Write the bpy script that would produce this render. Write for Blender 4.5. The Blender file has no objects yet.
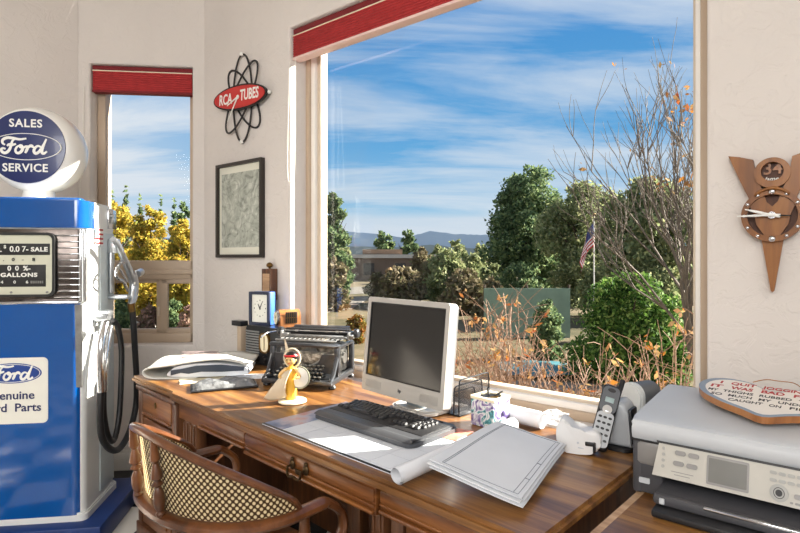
import bpy, bmesh, math, random
from mathutils import Matrix, Vector, Euler
random.seed(7)
PI = math.pi
S = bpy.context.scene
COL = S.collection
EYE, FPX, HOR = 1.32, 533.33, 257.0

# ------------------------------------------------------------------ helpers
def lin(c):
    c = c / 255.0
    return c / 12.92 if c <= 0.04045 else ((c + 0.055) / 1.055) ** 2.4
def C(r, g, b): return (lin(r), lin(g), lin(b), 1.0)
def at(x, y, Y): return Vector(((x - 400) / FPX * Y, Y, EYE + (HOR - y) / FPX * Y))
def onz(x, y, z):
    Y = (EYE - z) * FPX / (y - HOR)
    return Vector(((x - 400) / FPX * Y, Y, z))

class Shape:
    """collects shapes into one mesh"""
    def __init__(self): self.bm = bmesh.new()
    def _xf(self, verts, M):
        if M is not None: bmesh.ops.transform(self.bm, matrix=M, verts=verts)
    def box(self, c, s, bev=0.0, M=None, seg=2, rot=None):
        r = bmesh.ops.create_cube(self.bm, size=1.0)
        vs = r['verts']
        bmesh.ops.scale(self.bm, vec=s, verts=vs)
        if bev > 0:
            es = list({e for v in vs for e in v.link_edges})
            rr = bmesh.ops.bevel(self.bm, geom=es, offset=min(bev, min(s) * .49), segments=seg, profile=.5, affect='EDGES')
            vs = list({v for f in rr['faces'] for v in f.verts} | {v for v in vs if v.is_valid})
        m = Matrix.Translation(c)
        if rot is not None: m = m @ Euler(rot).to_matrix().to_4x4()
        if M is not None: m = M @ m
        bmesh.ops.transform(self.bm, matrix=m, verts=vs)
        return self
    def face(self, pts, M=None):
        vs = [self.bm.verts.new(M @ Vector(p) if M is not None else p) for p in pts]
        self.bm.faces.new(vs); return self
    def prism(self, out, z0, z1, M=None):
        n = len(out)
        f = lambda p, z: (M @ Vector((p[0], p[1], z))) if M is not None else Vector((p[0], p[1], z))
        a = [self.bm.verts.new(f(p, z0)) for p in out]
        b = [self.bm.verts.new(f(p, z1)) for p in out]
        self.bm.faces.new(list(reversed(a))); self.bm.faces.new(b)
        for i in range(n):
            self.bm.faces.new((a[i], a[(i + 1) % n], b[(i + 1) % n], b[i]))
        return self
    def ring_prism(self, out, inn, z0, z1, M=None):
        n = len(out)
        f = lambda p, z: (M @ Vector((p[0], p[1], z))) if M is not None else Vector((p[0], p[1], z))
        A = [[self.bm.verts.new(f(p, z)) for p in o] for o, z in ((out, z0), (out, z1), (inn, z1), (inn, z0))]
        for k in range(4):
            p, q = A[k], A[(k + 1) % 4]
            for i in range(n):
                self.bm.faces.new((p[i], p[(i + 1) % n], q[(i + 1) % n], q[i]))
        return self
    def tube(self, pts, r, n=8, closed=False, cap=True, flat=1.0):
        pts = [Vector(p) for p in pts]
        m = len(pts)
        rr = r if isinstance(r, (list, tuple)) else [r] * m
        rings = []
        t0 = None; nrm = None
        for i in range(m):
            if closed: t = (pts[(i + 1) % m] - pts[i - 1])
            else: t = pts[min(i + 1, m - 1)] - pts[max(i - 1, 0)]
            if t.length < 1e-9: t = Vector((0, 0, 1))
            t.normalize()
            if nrm is None:
                a = Vector((0, 0, 1)) if abs(t.z) < .9 else Vector((1, 0, 0))
                nrm = t.cross(a).normalized()
            else:
                nrm = (nrm - t * nrm.dot(t))
                if nrm.length < 1e-6: nrm = t.orthogonal()
                nrm.normalize()
            b = t.cross(nrm)
            rings.append([self.bm.verts.new(pts[i] + (nrm * math.cos(2 * PI * k / n) + b * math.sin(2 * PI * k / n) * flat) * rr[i]) for k in range(n)])
        for i in range(m if closed else m - 1):
            p, q = rings[i], rings[(i + 1) % m]
            for k in range(n):
                self.bm.faces.new((p[k], p[(k + 1) % n], q[(k + 1) % n], q[k]))
        if not closed and cap:
            self.bm.faces.new(list(reversed(rings[0]))); self.bm.faces.new(rings[-1])
        return self
    def cyl(self, p0, p1, r0, r1=None, n=16):
        return self.tube([p0, p1], [r0, r0 if r1 is None else r1], n)
    def lathe(self, prof, n=24, M=None):
        rings = []
        for r, z in prof:
            ring = []
            for k in range(n):
                v = Vector((max(r, 1e-5) * math.cos(2 * PI * k / n), max(r, 1e-5) * math.sin(2 * PI * k / n), z))
                ring.append(self.bm.verts.new(M @ v if M is not None else v))
            rings.append(ring)
        for p, q in zip(rings, rings[1:]):
            for k in range(n): self.bm.faces.new((p[k], p[(k + 1) % n], q[(k + 1) % n], q[k]))
        self.bm.faces.new(list(reversed(rings[0]))); self.bm.faces.new(rings[-1])
        return self
    def ball(self, c, s, n=16, M=None):
        m = Matrix.Translation(c) @ Matrix.Diagonal((*s, 1))
        if M is not None: m = M @ m
        bmesh.ops.create_uvsphere(self.bm, u_segments=n, v_segments=max(6, n // 2), radius=1, matrix=m); return self
    def grid(self, fn, nu, nv, thick=None):
        V = [[self.bm.verts.new(fn(i / nu, j / nv)) for j in range(nv + 1)] for i in range(nu + 1)]
        for i in range(nu):
            for j in range(nv):
                self.bm.faces.new((V[i][j], V[i + 1][j], V[i + 1][j + 1], V[i][j + 1]))
        return self
    def build(self, name, mat, parent=None, ang=38, loc=None, rot=None, M=None):
        bmesh.ops.recalc_face_normals(self.bm, faces=self.bm.faces[:])
        me = bpy.data.meshes.new(name)
        self.bm.to_mesh(me); self.bm.free()
        if M is not None: me.transform(M)
        for m in (mat if isinstance(mat, (list, tuple)) else [mat]): me.materials.append(m)
        if ang:
            for p in me.polygons: p.use_smooth = True
            me.set_sharp_from_angle(angle=math.radians(ang))
        o = bpy.data.objects.new(name, me); COL.objects.link(o)
        if parent is not None: o.parent = parent
        if loc is not None: o.location = loc
        if rot is not None: o.rotation_euler = rot
        return o

def raw(name, verts, faces, mat, parent=None):
    me = bpy.data.meshes.new(name); me.from_pydata(verts, [], faces); me.update()
    me.materials.append(mat)
    o = bpy.data.objects.new(name, me); COL.objects.link(o)
    if parent is not None: o.parent = parent
    return o

def thing(name, label, cat, loc=(0, 0, 0), rz=0.0, group=None):
    o = bpy.data.objects.new(name, None); COL.objects.link(o)
    o.location = loc; o.rotation_euler = (0, 0, rz); o.empty_display_size = .05
    return tag(o, label, cat, group)
def tag(o, label, cat, group=None):
    o['label'] = label; o['category'] = cat
    if group: o['group'] = group
    return o
def struct(o): o['kind'] = 'structure'; return o
def copy_part(o, parent, loc):
    c = o.copy(); COL.objects.link(c); c.parent = parent; c.location = loc; return c
def copy_tree(o, parent=None):
    c = o.copy(); COL.objects.link(c)
    if parent is not None: c.parent = parent
    for ch in o.children: copy_tree(ch, c)
    return c
def lab(o, s): o['label'] = s; return o

RX = Matrix.Rotation(PI / 2, 4, 'X')       # drawing plane XY -> upright XZ facing -Y
def T(x, y, z): return Matrix.Translation((x, y, z))

def text(name, s, size, mat, parent, M, bold=0.0, depth=.0006, sx=1.0, align='CENTER', shear=0.0, sp=1.0):
    cu = bpy.data.curves.new(name, 'FONT'); cu.body = s; cu.size = size; cu.align_x = align; cu.align_y = 'CENTER'
    cu.offset = bold; cu.extrude = depth; cu.shear = shear; cu.space_character = sp; cu.resolution_u = 3
    t = bpy.data.objects.new(name, cu); COL.objects.link(t)
    bpy.context.view_layer.update()
    me = bpy.data.meshes.new_from_object(t.evaluated_get(bpy.context.evaluated_depsgraph_get()))
    bpy.data.objects.remove(t); bpy.data.curves.remove(cu)
    me.transform(M @ Matrix.Diagonal((sx, 1, 1, 1)))
    me.materials.clear(); me.materials.append(mat); me.name = name
    o = bpy.data.objects.new(name, me); COL.objects.link(o); o.parent = parent
    return o

def smooth(pts, k=6, closed=False):
    pts = [Vector(p) for p in pts]; out = []; n = len(pts)
    rng = range(n if closed else n - 1)
    for i in rng:
        g = (lambda j: pts[j % n]) if closed else (lambda j: pts[max(0, min(n - 1, j))])
        p0, p1, p2, p3 = g(i - 1), g(i), g(i + 1), g(i + 2)
        for j in range(k):
            t = j / k
            out.append(.5 * ((2 * p1) + (p2 - p0) * t + (2 * p0 - 5 * p1 + 4 * p2 - p3) * t * t + (3 * p1 - p0 - 3 * p2 + p3) * t ** 3))
    if not closed: out.append(pts[-1])
    return out
def ell(cx, cy, rx, ry, n=40, rot=0.0):
    return [(cx + rx * math.cos(a) * math.cos(rot) - ry * math.sin(a) * math.sin(rot),
             cy + rx * math.cos(a) * math.sin(rot) + ry * math.sin(a) * math.cos(rot)) for a in (2 * PI * k / n for k in range(n))]
def rrect(cx, cy, w, h, r, n=5):
    o = []
    for sx, sy, a0 in ((1, 1, 0), (-1, 1, 90), (-1, -1, 180), (1, -1, 270)):
        for k in range(n + 1):
            a = math.radians(a0 + 90 * k / n)
            o.append((cx + sx * (w / 2 - r) + r * math.cos(a), cy + sy * (h / 2 - r) + r * math.sin(a)))
    return o

# ------------------------------------------------------------------ materials
def nt(name):
    m = bpy.data.materials.new(name); m.use_nodes = True
    t = m.node_tree; return m, t, t.nodes['Principled BSDF'], t.nodes['Material Output']
def N(t, typ, **kw):
    n = t.nodes.new(typ)
    for k, v in kw.items(): setattr(n, k, v)
    return n
def ramp(t, stops, interp='LINEAR'):
    r = N(t, 'ShaderNodeValToRGB'); r.color_ramp.interpolation = interp
    e = r.color_ramp.elements
    while len(e) < len(stops): e.new(.5)
    for x, (p, c) in zip(e, stops): x.position = p; x.color = c
    return r
def mul(c, k): return (min(1, c[0] * k), min(1, c[1] * k), min(1, c[2] * k), 1)

def mat(name, rgb, rough=.5, metal=0.0, var=.07, scale=9.0, bump=0.0, bscale=120.0, coat=0.0, spec=.5, emit=0.0, alpha=1.0, bdist=.002):
    m, t, b, out = nt(name)
    tc = N(t, 'ShaderNodeTexCoord'); no = N(t, 'ShaderNodeTexNoise'); no.inputs['Scale'].default_value = scale; no.inputs['Detail'].default_value = 4
    t.links.new(tc.outputs['Object'], no.inputs['Vector'])
    r = ramp(t, [(.3, mul(rgb, 1 - var)), (.7, mul(rgb, 1 + var))])
    t.links.new(no.outputs['Fac'], r.inputs['Fac']); t.links.new(r.outputs['Color'], b.inputs['Base Color'])
    b.inputs['Roughness'].default_value = rough; b.inputs['Metallic'].default_value = metal
    b.inputs['Coat Weight'].default_value = coat; b.inputs['Coat Roughness'].default_value = .06
    b.inputs['Specular IOR Level'].default_value = spec; b.inputs['Alpha'].default_value = alpha
    if emit:
        t.links.new(r.outputs['Color'], b.inputs['Emission Color']); b.inputs['Emission Strength'].default_value = emit
    if bump:
        n2 = N(t, 'ShaderNodeTexNoise'); n2.inputs['Scale'].default_value = bscale; n2.inputs['Detail'].default_value = 3
        bp = N(t, 'ShaderNodeBump'); bp.inputs['Strength'].default_value = bump; bp.inputs['Distance'].default_value = bdist
        t.links.new(tc.outputs['Object'], n2.inputs['Vector']); t.links.new(n2.outputs['Fac'], bp.inputs['Height']); t.links.new(bp.outputs['Normal'], b.inputs['Normal'])
    return m

def wood(name, dark, mid, light, sc=(1.2, 22, 22), rough=.38, coat=.25, rot=(0, 0, 0)):
    m, t, b, out = nt(name)
    tc = N(t, 'ShaderNodeTexCoord'); mp = N(t, 'ShaderNodeMapping'); mp.inputs['Scale'].default_value = sc; mp.inputs['Rotation'].default_value = rot
    no = N(t, 'ShaderNodeTexNoise'); no.inputs['Scale'].default_value = 1.6; no.inputs['Detail'].default_value = 7; no.inputs['Roughness'].default_value = .62; no.inputs['Distortion'].default_value = .5
    t.links.new(tc.outputs['Object'], mp.inputs['Vector']); t.links.new(mp.outputs['Vector'], no.inputs['Vector'])
    r = ramp(t, [(.3, dark), (.5, mid), (.7, light)])
    t.links.new(no.outputs['Fac'], r.inputs['Fac']); t.links.new(r.outputs['Color'], b.inputs['Base Color'])
    b.inputs['Roughness'].default_value = rough; b.inputs['Coat Weight'].default_value = coat; b.inputs['Coat Roughness'].default_value = .18
    bp = N(t, 'ShaderNodeBump'); bp.inputs['Strength'].default_value = .12; bp.inputs['Distance'].default_value = .002
    t.links.new(no.outputs['Fac'], bp.inputs['Height']); t.links.new(bp.outputs['Normal'], b.inputs['Normal'])
    return m

def leafmat(name, cols, trans=.3):
    m, t, b, out = nt(name)
    g = N(t, 'ShaderNodeNewGeometry')
    r = ramp(t, [(i / (len(cols) - 1), c) for i, c in enumerate(cols)])
    t.links.new(g.outputs['Random Per Island'], r.inputs['Fac'])
    t.links.new(r.outputs['Color'], b.inputs['Base Color']); b.inputs['Roughness'].default_value = .75; b.inputs['Specular IOR Level'].default_value = .2
    tr = N(t, 'ShaderNodeBsdfTranslucent'); mx = N(t, 'ShaderNodeMixShader'); mx.inputs['Fac'].default_value = trans
    t.links.new(r.outputs['Color'], tr.inputs['Color']); t.links.new(b.outputs[0], mx.inputs[1]); t.links.new(tr.outputs[0], mx.inputs[2]); t.links.new(mx.outputs[0], out.inputs['Surface'])
    return m

def glassmat(name, tint=(1, 1, 1, 1), refl=1.0):
    m, t, b, out = nt(name); t.nodes.remove(b)
    tr = N(t, 'ShaderNodeBsdfTransparent'); tr.inputs['Color'].default_value = tint
    gl = N(t, 'ShaderNodeBsdfGlossy'); gl.inputs['Roughness'].default_value = .01
    fr = N(t, 'ShaderNodeFresnel'); fr.inputs['IOR'].default_value = 1.45
    mt = N(t, 'ShaderNodeMath', operation='MULTIPLY'); mt.inputs[1].default_value = refl
    mx = N(t, 'ShaderNodeMixShader')
    t.links.new(fr.outputs[0], mt.inputs[0]); t.links.new(mt.outputs[0], mx.inputs['Fac']); t.links.new(tr.outputs[0], mx.inputs[1]); t.links.new(gl.outputs[0], mx.inputs[2]); t.links.new(mx.outputs[0], out.inputs['Surface'])
    return m

# plaster with the hand-trowelled relief of the walls
def plaster(name, rgb):
    m, t, b, out = nt(name)
    tc = N(t, 'ShaderNodeTexCoord')
    no = N(t, 'ShaderNodeTexNoise'); no.inputs['Scale'].default_value = 2.5; no.inputs['Detail'].default_value = 5
    r = ramp(t, [(.3, mul(rgb, .97)), (.7, mul(rgb, 1.03))])
    n2 = N(t, 'ShaderNodeTexNoise'); n2.inputs['Scale'].default_value = 13; n2.inputs['Detail'].default_value = 6; n2.inputs['Roughness'].default_value = .55; n2.inputs['Distortion'].default_value = 1.2
    r2 = ramp(t, [(.42, (0, 0, 0, 1)), (.5, (1, 1, 1, 1)), (.62, (.75, .75, .75, 1))])
    bp = N(t, 'ShaderNodeBump'); bp.inputs['Strength'].default_value = .35; bp.inputs['Distance'].default_value = .004
    for a in (no, n2): t.links.new(tc.outputs['Object'], a.inputs['Vector'])
    t.links.new(no.outputs['Fac'], r.inputs['Fac']); t.links.new(r.outputs['Color'], b.inputs['Base Color'])
    t.links.new(n2.outputs['Fac'], r2.inputs['Fac']); t.links.new(r2.outputs['Color'], bp.inputs['Height']); t.links.new(bp.outputs['Normal'], b.inputs['Normal'])
    b.inputs['Roughness'].default_value = .85; b.inputs['Specular IOR Level'].default_value = .2
    return m

WALL = plaster('cream_plaster', C(216, 209, 203))
CEIL = plaster('white_plaster', C(236, 232, 226))
TRIMW = mat('white_trim_paint', C(226, 222, 214), .5)
TAN = mat('tan_window_frame', C(186, 166, 144), .5, var=.03)
TANL = mat('pale_tan_frame', C(205, 190, 170), .5, var=.03)
FRWHITE = mat('white_vinyl_frame', C(238, 234, 228), .45, var=.02)
GLASS = glassmat('window_glass', (.97, .985, .98, 1), .05)
BLINDD = mat('dark_red_blind', C(118, 28, 34), .8, bump=.3, bscale=300)
BLIND = mat('red_blind_fabric', C(168, 42, 44), .75, var=.12, scale=30, bump=.3, bscale=250)
PINKRAIL = mat('pale_blind_rail', C(228, 196, 190), .5)
DESKW = wood('oak_desk_top', C(74, 44, 20), C(126, 84, 44), C(172, 126, 68), (1.0, 14, 14), .34, .2)
DESKD = wood('dark_oak_front', C(64, 34, 14), C(110, 64, 29), C(144, 92, 46), (1.2, 20, 20), .38, .25)
DESKV = wood('dark_oak_upright', C(54, 30, 17), C(88, 54, 32), C(116, 76, 46), (18, 18, 1.3), .4, .2)
CHAIRW = wood('walnut_chair', C(54, 28, 13), C(92, 52, 25), C(124, 76, 40), (6, 6, 3), .3, .4)
CLOCKW = wood('mahogany_clock', C(102, 58, 18), C(132, 80, 27), C(154, 100, 40), (14, 14, 1.5), .5, .12)
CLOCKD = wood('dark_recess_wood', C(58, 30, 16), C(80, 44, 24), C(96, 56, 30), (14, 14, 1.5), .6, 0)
ORANGEW = wood('honey_wood', C(124, 76, 38), C(164, 106, 58), C(186, 130, 78), (8, 8, 2), .45, .2)
PALEW = wood('pale_edge_wood', C(150, 112, 80), C(184, 148, 112), C(206, 174, 140), (2, 20, 20), .5, .1)
BLACK = mat('black_plastic', C(24, 24, 26), .4)
BLACKM = mat('black_enamel', C(40, 41, 44), .28, .3, var=.2, scale=25, coat=.3)
STEEL = mat('worn_steel', C(150, 150, 148), .35, .85, var=.2, scale=30)
CHROME = mat('chrome', C(216, 218, 222), .12, 1.0, var=.02)
BRASS = mat('aged_brass', C(120, 92, 50), .4, .8, var=.2, scale=60)
WHITEP = mat('white_plastic', C(226, 226, 226), .4, var=.02)
PAPER = mat('white_paper', C(232, 234, 238), .85, var=.02, spec=.15)
PAPERG = mat('grey_white_paper', C(212, 216, 222), .85, var=.03, spec=.15)
CREAM = mat('cream_paint', C(226, 216, 188), .6, var=.04)
NAVY = mat('navy_ink', C(24, 34, 86), .5, var=.03)
# ------------------------------------------------------------------ room frames
nW = Vector((.6253, .7804, 0)); uR = Vector((.7804, -.6253, 0)); RZW = math.atan2(uR.y, uR.x)
uL = Vector((.9939, .1104, 0)); nL = Vector((-.1104, .9939, 0)); RZL = math.atan2(uL.y, uL.x)
DW, DL = 1.85, 3.475
uK = Vector((.625, .78, 0)); nK = Vector((-.78, .625, 0))
Bc = Vector((-1.979, 3.276, 0)); Cc = Vector((-1.23, 3.36, 0))
DK = Bc.dot(nK)
CEILZ = 2.94
FW = Matrix.Translation(nW * DW) @ Matrix.Rotation(RZW, 4, 'Z')    # local x along wall, y outward, z up
FL_ = Matrix.Translation(nL * DL) @ Matrix.Rotation(RZL, 4, 'Z')
RZK = math.atan2(uK.y, uK.x)
FK = Matrix.Translation(nK * DK) @ Matrix.Rotation(RZK, 4, 'Z')

def wall_with_hole(name, x0, x1, h0, h1, z0, z1, F, th=.22, m=WALL):
    """one slab with one opening, its inner edges rounded"""
    s = Shape(); R = .018
    # front faces as a frame around the opening
    def ringpts(y, off): return [(h0 - off, y, z0 - off), (h1 + off, y, z0 - off), (h1 + off, y, z1 + off), (h0 - off, y, z1 + off)]
    outer = [(x0, 0, 0), (x1, 0, 0), (x1, 0, CEILZ), (x0, 0, CEILZ)]
    loops = [outer]
    for k in range(5):
        a = PI / 2 * k / 4
        loops.append(ringpts(R * (1 - math.cos(a)), R * (1 - math.sin(a))))
    loops.append(ringpts(th, 0)); loops.append([(p[0], th, p[2]) for p in outer])
    V = [[s.bm.verts.new(F @ Vector(p)) for p in l] for l in loops]
    for a, b in zip(V, V[1:]):
        for i in range(4): s.bm.faces.new((a[i], a[(i + 1) % 4], b[(i + 1) % 4], b[i]))
    for i in range(4): s.bm.faces.new((V[0][i], V[0][(i + 1) % 4], V[-1][(i + 1) % 4], V[-1][i]))
    return struct(s.build(name, m, ang=50))

sC = Cc.dot(uR)
W0, W1, WZ0, WZ1 = -2.241, -.288, .71, 2.545
wall_with_hole('wall_front', sC, 2.2, W0, W1, WZ0, WZ1, FW)
L0, L1, LZ0, LZ1 = -1.536, -.929, .77, 2.515
tB, tC = Bc.dot(uL), Cc.dot(uL)
wall_with_hole('wall_left', tB, tC, L0, L1, LZ0, LZ1, FL_)
kB = Bc.dot(uK)
s = Shape(); s.box((kB - 1.7, .1, CEILZ / 2), (3.4, .2, CEILZ), M=FK); struct(s.build('wall_side', WALL))
Kend = Bc - uK * 3.4
Dr = nW * DW + uR * 2.2
YB = -3.0
s = Shape(); s.box((Kend.x - .1, (Kend.y + YB) / 2, CEILZ / 2), (.2, Kend.y - YB, CEILZ)); struct(s.build('wall_far_left', WALL))
s = Shape(); s.box((Dr.x + .1, (Dr.y + YB) / 2, CEILZ / 2), (.2, Dr.y - YB, CEILZ)); struct(s.build('wall_right', WALL))
s = Shape(); s.box(((Kend.x + Dr.x) / 2, YB - .1, CEILZ / 2), (Dr.x - Kend.x, .2, CEILZ)); struct(s.build('wall_back', WALL))
outline = [(Kend.x, YB), (Dr.x, YB), (Dr.x, Dr.y), (Cc.x, Cc.y), (Bc.x, Bc.y), (Kend.x, Kend.y)]

# checkered tile floor
m, t, b, out = nt('checker_tiles')
tc = N(t, 'ShaderNodeTexCoord'); mp = N(t, 'ShaderNodeMapping'); mp.inputs['Rotation'].default_value = (0, 0, math.radians(7)); mp.inputs['Location'].default_value = (.05, .12, .5)
ck = N(t, 'ShaderNodeTexChecker'); ck.inputs['Scale'].default_value = 1 / .305
ck.inputs['Color1'].default_value = C(226, 222, 214); ck.inputs['Color2'].default_value = C(28, 28, 30)
no = N(t, 'ShaderNodeTexNoise'); no.inputs['Scale'].default_value = 12; mx = N(t, 'ShaderNodeMix', data_type='RGBA', blend_type='OVERLAY'); mx.inputs['Factor'].default_value = .15
t.links.new(tc.outputs['Object'], mp.inputs['Vector']); t.links.new(mp.outputs[0], ck.inputs['Vector']); t.links.new(tc.outputs['Object'], no.inputs['Vector'])
t.links.new(ck.outputs['Color'], mx.inputs['A']); t.links.new(no.outputs['Fac'], mx.inputs['B']); t.links.new(mx.outputs['Result'], b.inputs['Base Color'])
b.inputs['Roughness'].default_value = .22
FLOORM = m
s = Shape(); s.prism(outline, -.12, 0); struct(s.build('floor', FLOORM, ang=0))
s = Shape(); s.prism(outline, CEILZ, CEILZ + .15); struct(s.build('ceiling', CEIL, ang=0))

def baseboard(name, x0, x1, F):
    s = Shape(); s.box(((x0 + x1) / 2, -.008, .055), (x1 - x0, .015, .11), .004, M=F)
    s.box(((x0 + x1) / 2, -.006, .12), (x1 - x0, .011, .02), .004, M=F)
    return struct(s.build(name, TRIMW))
baseboard('baseboard_left', tB + .01, tC - .005, FL_)
baseboard('baseboard_front', sC + .01, 2.19, FW)
baseboard('baseboard_side', kB - 3.3, kB - .62, FK)
# door casing on the wall at the far left
s = Shape(); s.box((kB - .565, -.012, 1.24), (.09, .022, 2.48), .006, M=FK); s.box((kB - .55, -.026, 1.24), (.03, .012, 2.48), .004, M=FK)
struct(s.build('trim_1', TRIMW))

# ------------------------------------------------------------------ windows
def ring_box(s, x0, x1, z0, z1, y0, y1, wl, wr, wb, wt, F, bev=.004):
    s.box(((x0 + x0 + wl) / 2, (y0 + y1) / 2, (z0 + z1) / 2), (wl, y1 - y0, z1 - z0), bev, M=F)
    s.box(((x1 + x1 - wr) / 2, (y0 + y1) / 2, (z0 + z1) / 2), (wr, y1 - y0, z1 - z0), bev, M=F)
    s.box(((x0 + x1) / 2, (y0 + y1) / 2, z0 + wb / 2), (x1 - x0 - wl * .2, y1 - y0, wb), bev, M=F)
    s.box(((x0 + x1) / 2, (y0 + y1) / 2, z1 - wt / 2), (x1 - x0 - wl * .2, y1 - y0, wt), bev, M=F)

w1 = thing('window_1', 'large fixed picture window with a tan frame above the desk', 'window'); struct(w1)
s = Shape(); ring_box(s, W0, W1, WZ0, WZ1, .115, .2, .03, .035, .035, .03, FW); s.build('window_frame', TAN, w1)
s = Shape(); ring_box(s, W0 + .026, W1 - .03, WZ0 + .03, WZ1 - .025, .13, .2, .032, .022, .03, .03, FW); s.build('inner_frame', FRWHITE, w1)
s = Shape(); ring_box(s, W0 + .055, W1 - .05, WZ0 + .058, WZ1 - .05, .15, .2, .03, .012, .016, .02, FW); s.build('glazing_stop', TANL, w1)
s = Shape(); s.face([(W0 + .08, .175, WZ0 + .07), (W1 - .058, .175, WZ0 + .07), (W1 - .058, .175, WZ1 - .065), (W0 + .08, .175, WZ1 - .065)], FW); s.build('glass_pane', GLASS, w1)

w2 = thing('window_2', 'narrow window with a tan frame and two small sliding panes below', 'window'); struct(w2)
zt0, zt1 = 1.177, 1.297
s = Shape(); ring_box(s, L0, L1, LZ0, LZ1, .1, .19, .05, .040, .058, .05, FL_)
s.box(((L0 + L1) / 2, .145, (zt0 + zt1) / 2), (L1 - L0 - .02, .09, zt1 - zt0), .006, M=FL_)
s.box(((L0 + L1) / 2, .096, zt0 + .045), (L1 - L0 - .03, .012, .03), .004, M=FL_)
s.build('window_frame', TAN, w2)
xm = L0 + .395
s = Shape(); ring_box(s, L0 + .045, xm, LZ0 + .05, zt0 + .005, .13, .16, .035, .045, .035, .03, FL_); s.build('sliding_sash', TAN, w2)
s = Shape(); ring_box(s, xm - .02, L1 - .018, LZ0 + .05, zt0 + .005, .11, .145, .05, .02, .04, .035, FL_); s.build('sliding_sash', TAN, w2)
s = Shape(); s.box((xm - .022, .108, LZ0 + .2), (.014, .012, .06), .003, M=FL_); s.build('sash_latch', TANL, w2)
for a, c, z0, z1, y in ((L0 + .05, L1 - .02, zt1, LZ1 - .05, .17), (L0 + .08, xm - .045, LZ0 + .085, zt0 - .025, .15), (xm + .03, L1 - .038, LZ0 + .09, zt0 - .03, .135)):
    s = Shape(); s.face([(a, y, z0), (c, y, z0), (c, y, z1), (a, y, z1)], FL_); s.build('glass_pane', GLASS, w2)

# ------------------------------------------------------------------ blinds
def blind(lbl, x0, x1, ztop, zrail, zbot, F):
    root = thing('window_blind', lbl, 'blind', group=None)
    s = Shape(); s.box(((x0 + x1) / 2, .05, (ztop + zrail) / 2), (x1 - x0, .05, ztop - zrail), .004, M=F); s.build('headrail', BLINDD, root)
    s = Shape(); s.box(((x0 + x1) / 2, .022, zrail), (x1 - x0, .006, .007), .002, M=F); s.build('trim_strip', CREAM, root)
    s = Shape(); n = 9
    for i in range(n):
        z0 = zbot + .012 + (zrail - zbot - .012) * i / n; z1 = zbot + .012 + (zrail - zbot - .012) * (i + 1) / n
        s.box(((x0 + x1) / 2, .045, (z0 + z1) / 2), (x1 - x0 - .004, .05, (z1 - z0) * 1.02), (z1 - z0) * .3, M=F, seg=1)
    s.build('pleated_shade', BLIND, root)
    s = Shape(); s.box(((x0 + x1) / 2, .045, zbot + .006), (x1 - x0, .054, .014), .003, M=F); s.build('bottom_rail', PINKRAIL if x1 - x0 > 1 else BLINDD, root)
    return root
b1 = blind('wide red pleated blind gathered at the top of the large picture window', W0 + .004, W1 - .004, WZ1 - .004, 2.503, 2.375, FW)
pts = smooth([(W0 + .012, -.004, 2.36), (W0 + .006, -.012, 2.0), (W0 + .004, -.012, 1.76), (W0 + .03, -.012, 1.715), (W0 + .055, -.01, 1.76), (W0 + .05, .0, 2.0), (W0 + .04, .01, 2.37)], 8)
s = Shape(); s.tube([FW @ p for p in pts], .0022, 6); s.build('pull_cord', TRIMW, b1)
b2 = blind('narrow red pleated blind gathered at the top of the narrow window', L0 + .004, L1 - .004, LZ1 - .004, 2.478, 2.345, FL_)
pts = smooth([(L0 - .03, -.01, 2.36), (L0 - .035, -.012, 2.0), (L0 - .05, -.012, 1.75), (L0 - .06, -.012, 1.55)], 6)
s = Shape(); s.tube([FL_ @ p for p in pts], .002, 6); s.build('pull_cord', TRIMW, b2)

# ------------------------------------------------------------------ camera, sun, sky, added fill lights
cam = bpy.data.cameras.new('camera'); co = bpy.data.objects.new('camera', cam); COL.objects.link(co)
co.location = (0, 0, EYE); co.rotation_euler = (PI / 2, 0, 0)
cam.lens = 24; cam.sensor_width = 36; cam.shift_y = -(266.5 - HOR) / 800; cam.clip_start = .02; cam.clip_end = 5000
S.camera = co
SUNDIR = Vector((1.0, .26, .56)).normalized()
sun = bpy.data.lights.new('sun', 'SUN'); sun.energy = 27; sun.angle = .009; sun.color = (1, .93, .82)
so = bpy.data.objects.new('sun', sun); COL.objects.link(so); so.rotation_euler = SUNDIR.to_track_quat('Z', 'Y').to_euler()

w = bpy.data.worlds.new('sky'); S.world = w; w.use_nodes = True; t = w.node_tree; t.nodes.clear()
out = N(t, 'ShaderNodeOutputWorld'); bg = N(t, 'ShaderNodeBackground'); t.links.new(bg.outputs[0], out.inputs[0])
tc = N(t, 'ShaderNodeTexCoord'); sx = N(t, 'ShaderNodeSeparateXYZ'); t.links.new(tc.outputs['Generated'], sx.inputs[0])
grad = ramp(t, [(0, C(206, 220, 232)), (.08, C(158, 202, 232)), (.2, C(104, 172, 224)), (.45, C(70, 144, 212)), (1, C(44, 108, 186))])
t.links.new(sx.outputs['Z'], grad.inputs['Fac'])
zz = N(t, 'ShaderNodeMath', operation='ADD'); zz.inputs[1].default_value = .16; t.links.new(sx.outputs['Z'], zz.inputs[0])
zm = N(t, 'ShaderNodeMath', operation='MAXIMUM'); zm.inputs[1].default_value = .05; t.links.new(zz.outputs[0], zm.inputs[0])
dx = N(t, 'ShaderNodeMath', operation='DIVIDE'); dy = N(t, 'ShaderNodeMath', operation='DIVIDE')
t.links.new(sx.outputs['X'], dx.inputs[0]); t.links.new(zm.outputs[0], dx.inputs[1]); t.links.new(sx.outputs['Y'], dy.inputs[0]); t.links.new(zm.outputs[0], dy.inputs[1])
cb = N(t, 'ShaderNodeCombineXYZ'); t.links.new(dx.outputs[0], cb.inputs['X']); t.links.new(dy.outputs[0], cb.inputs['Y'])
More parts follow.
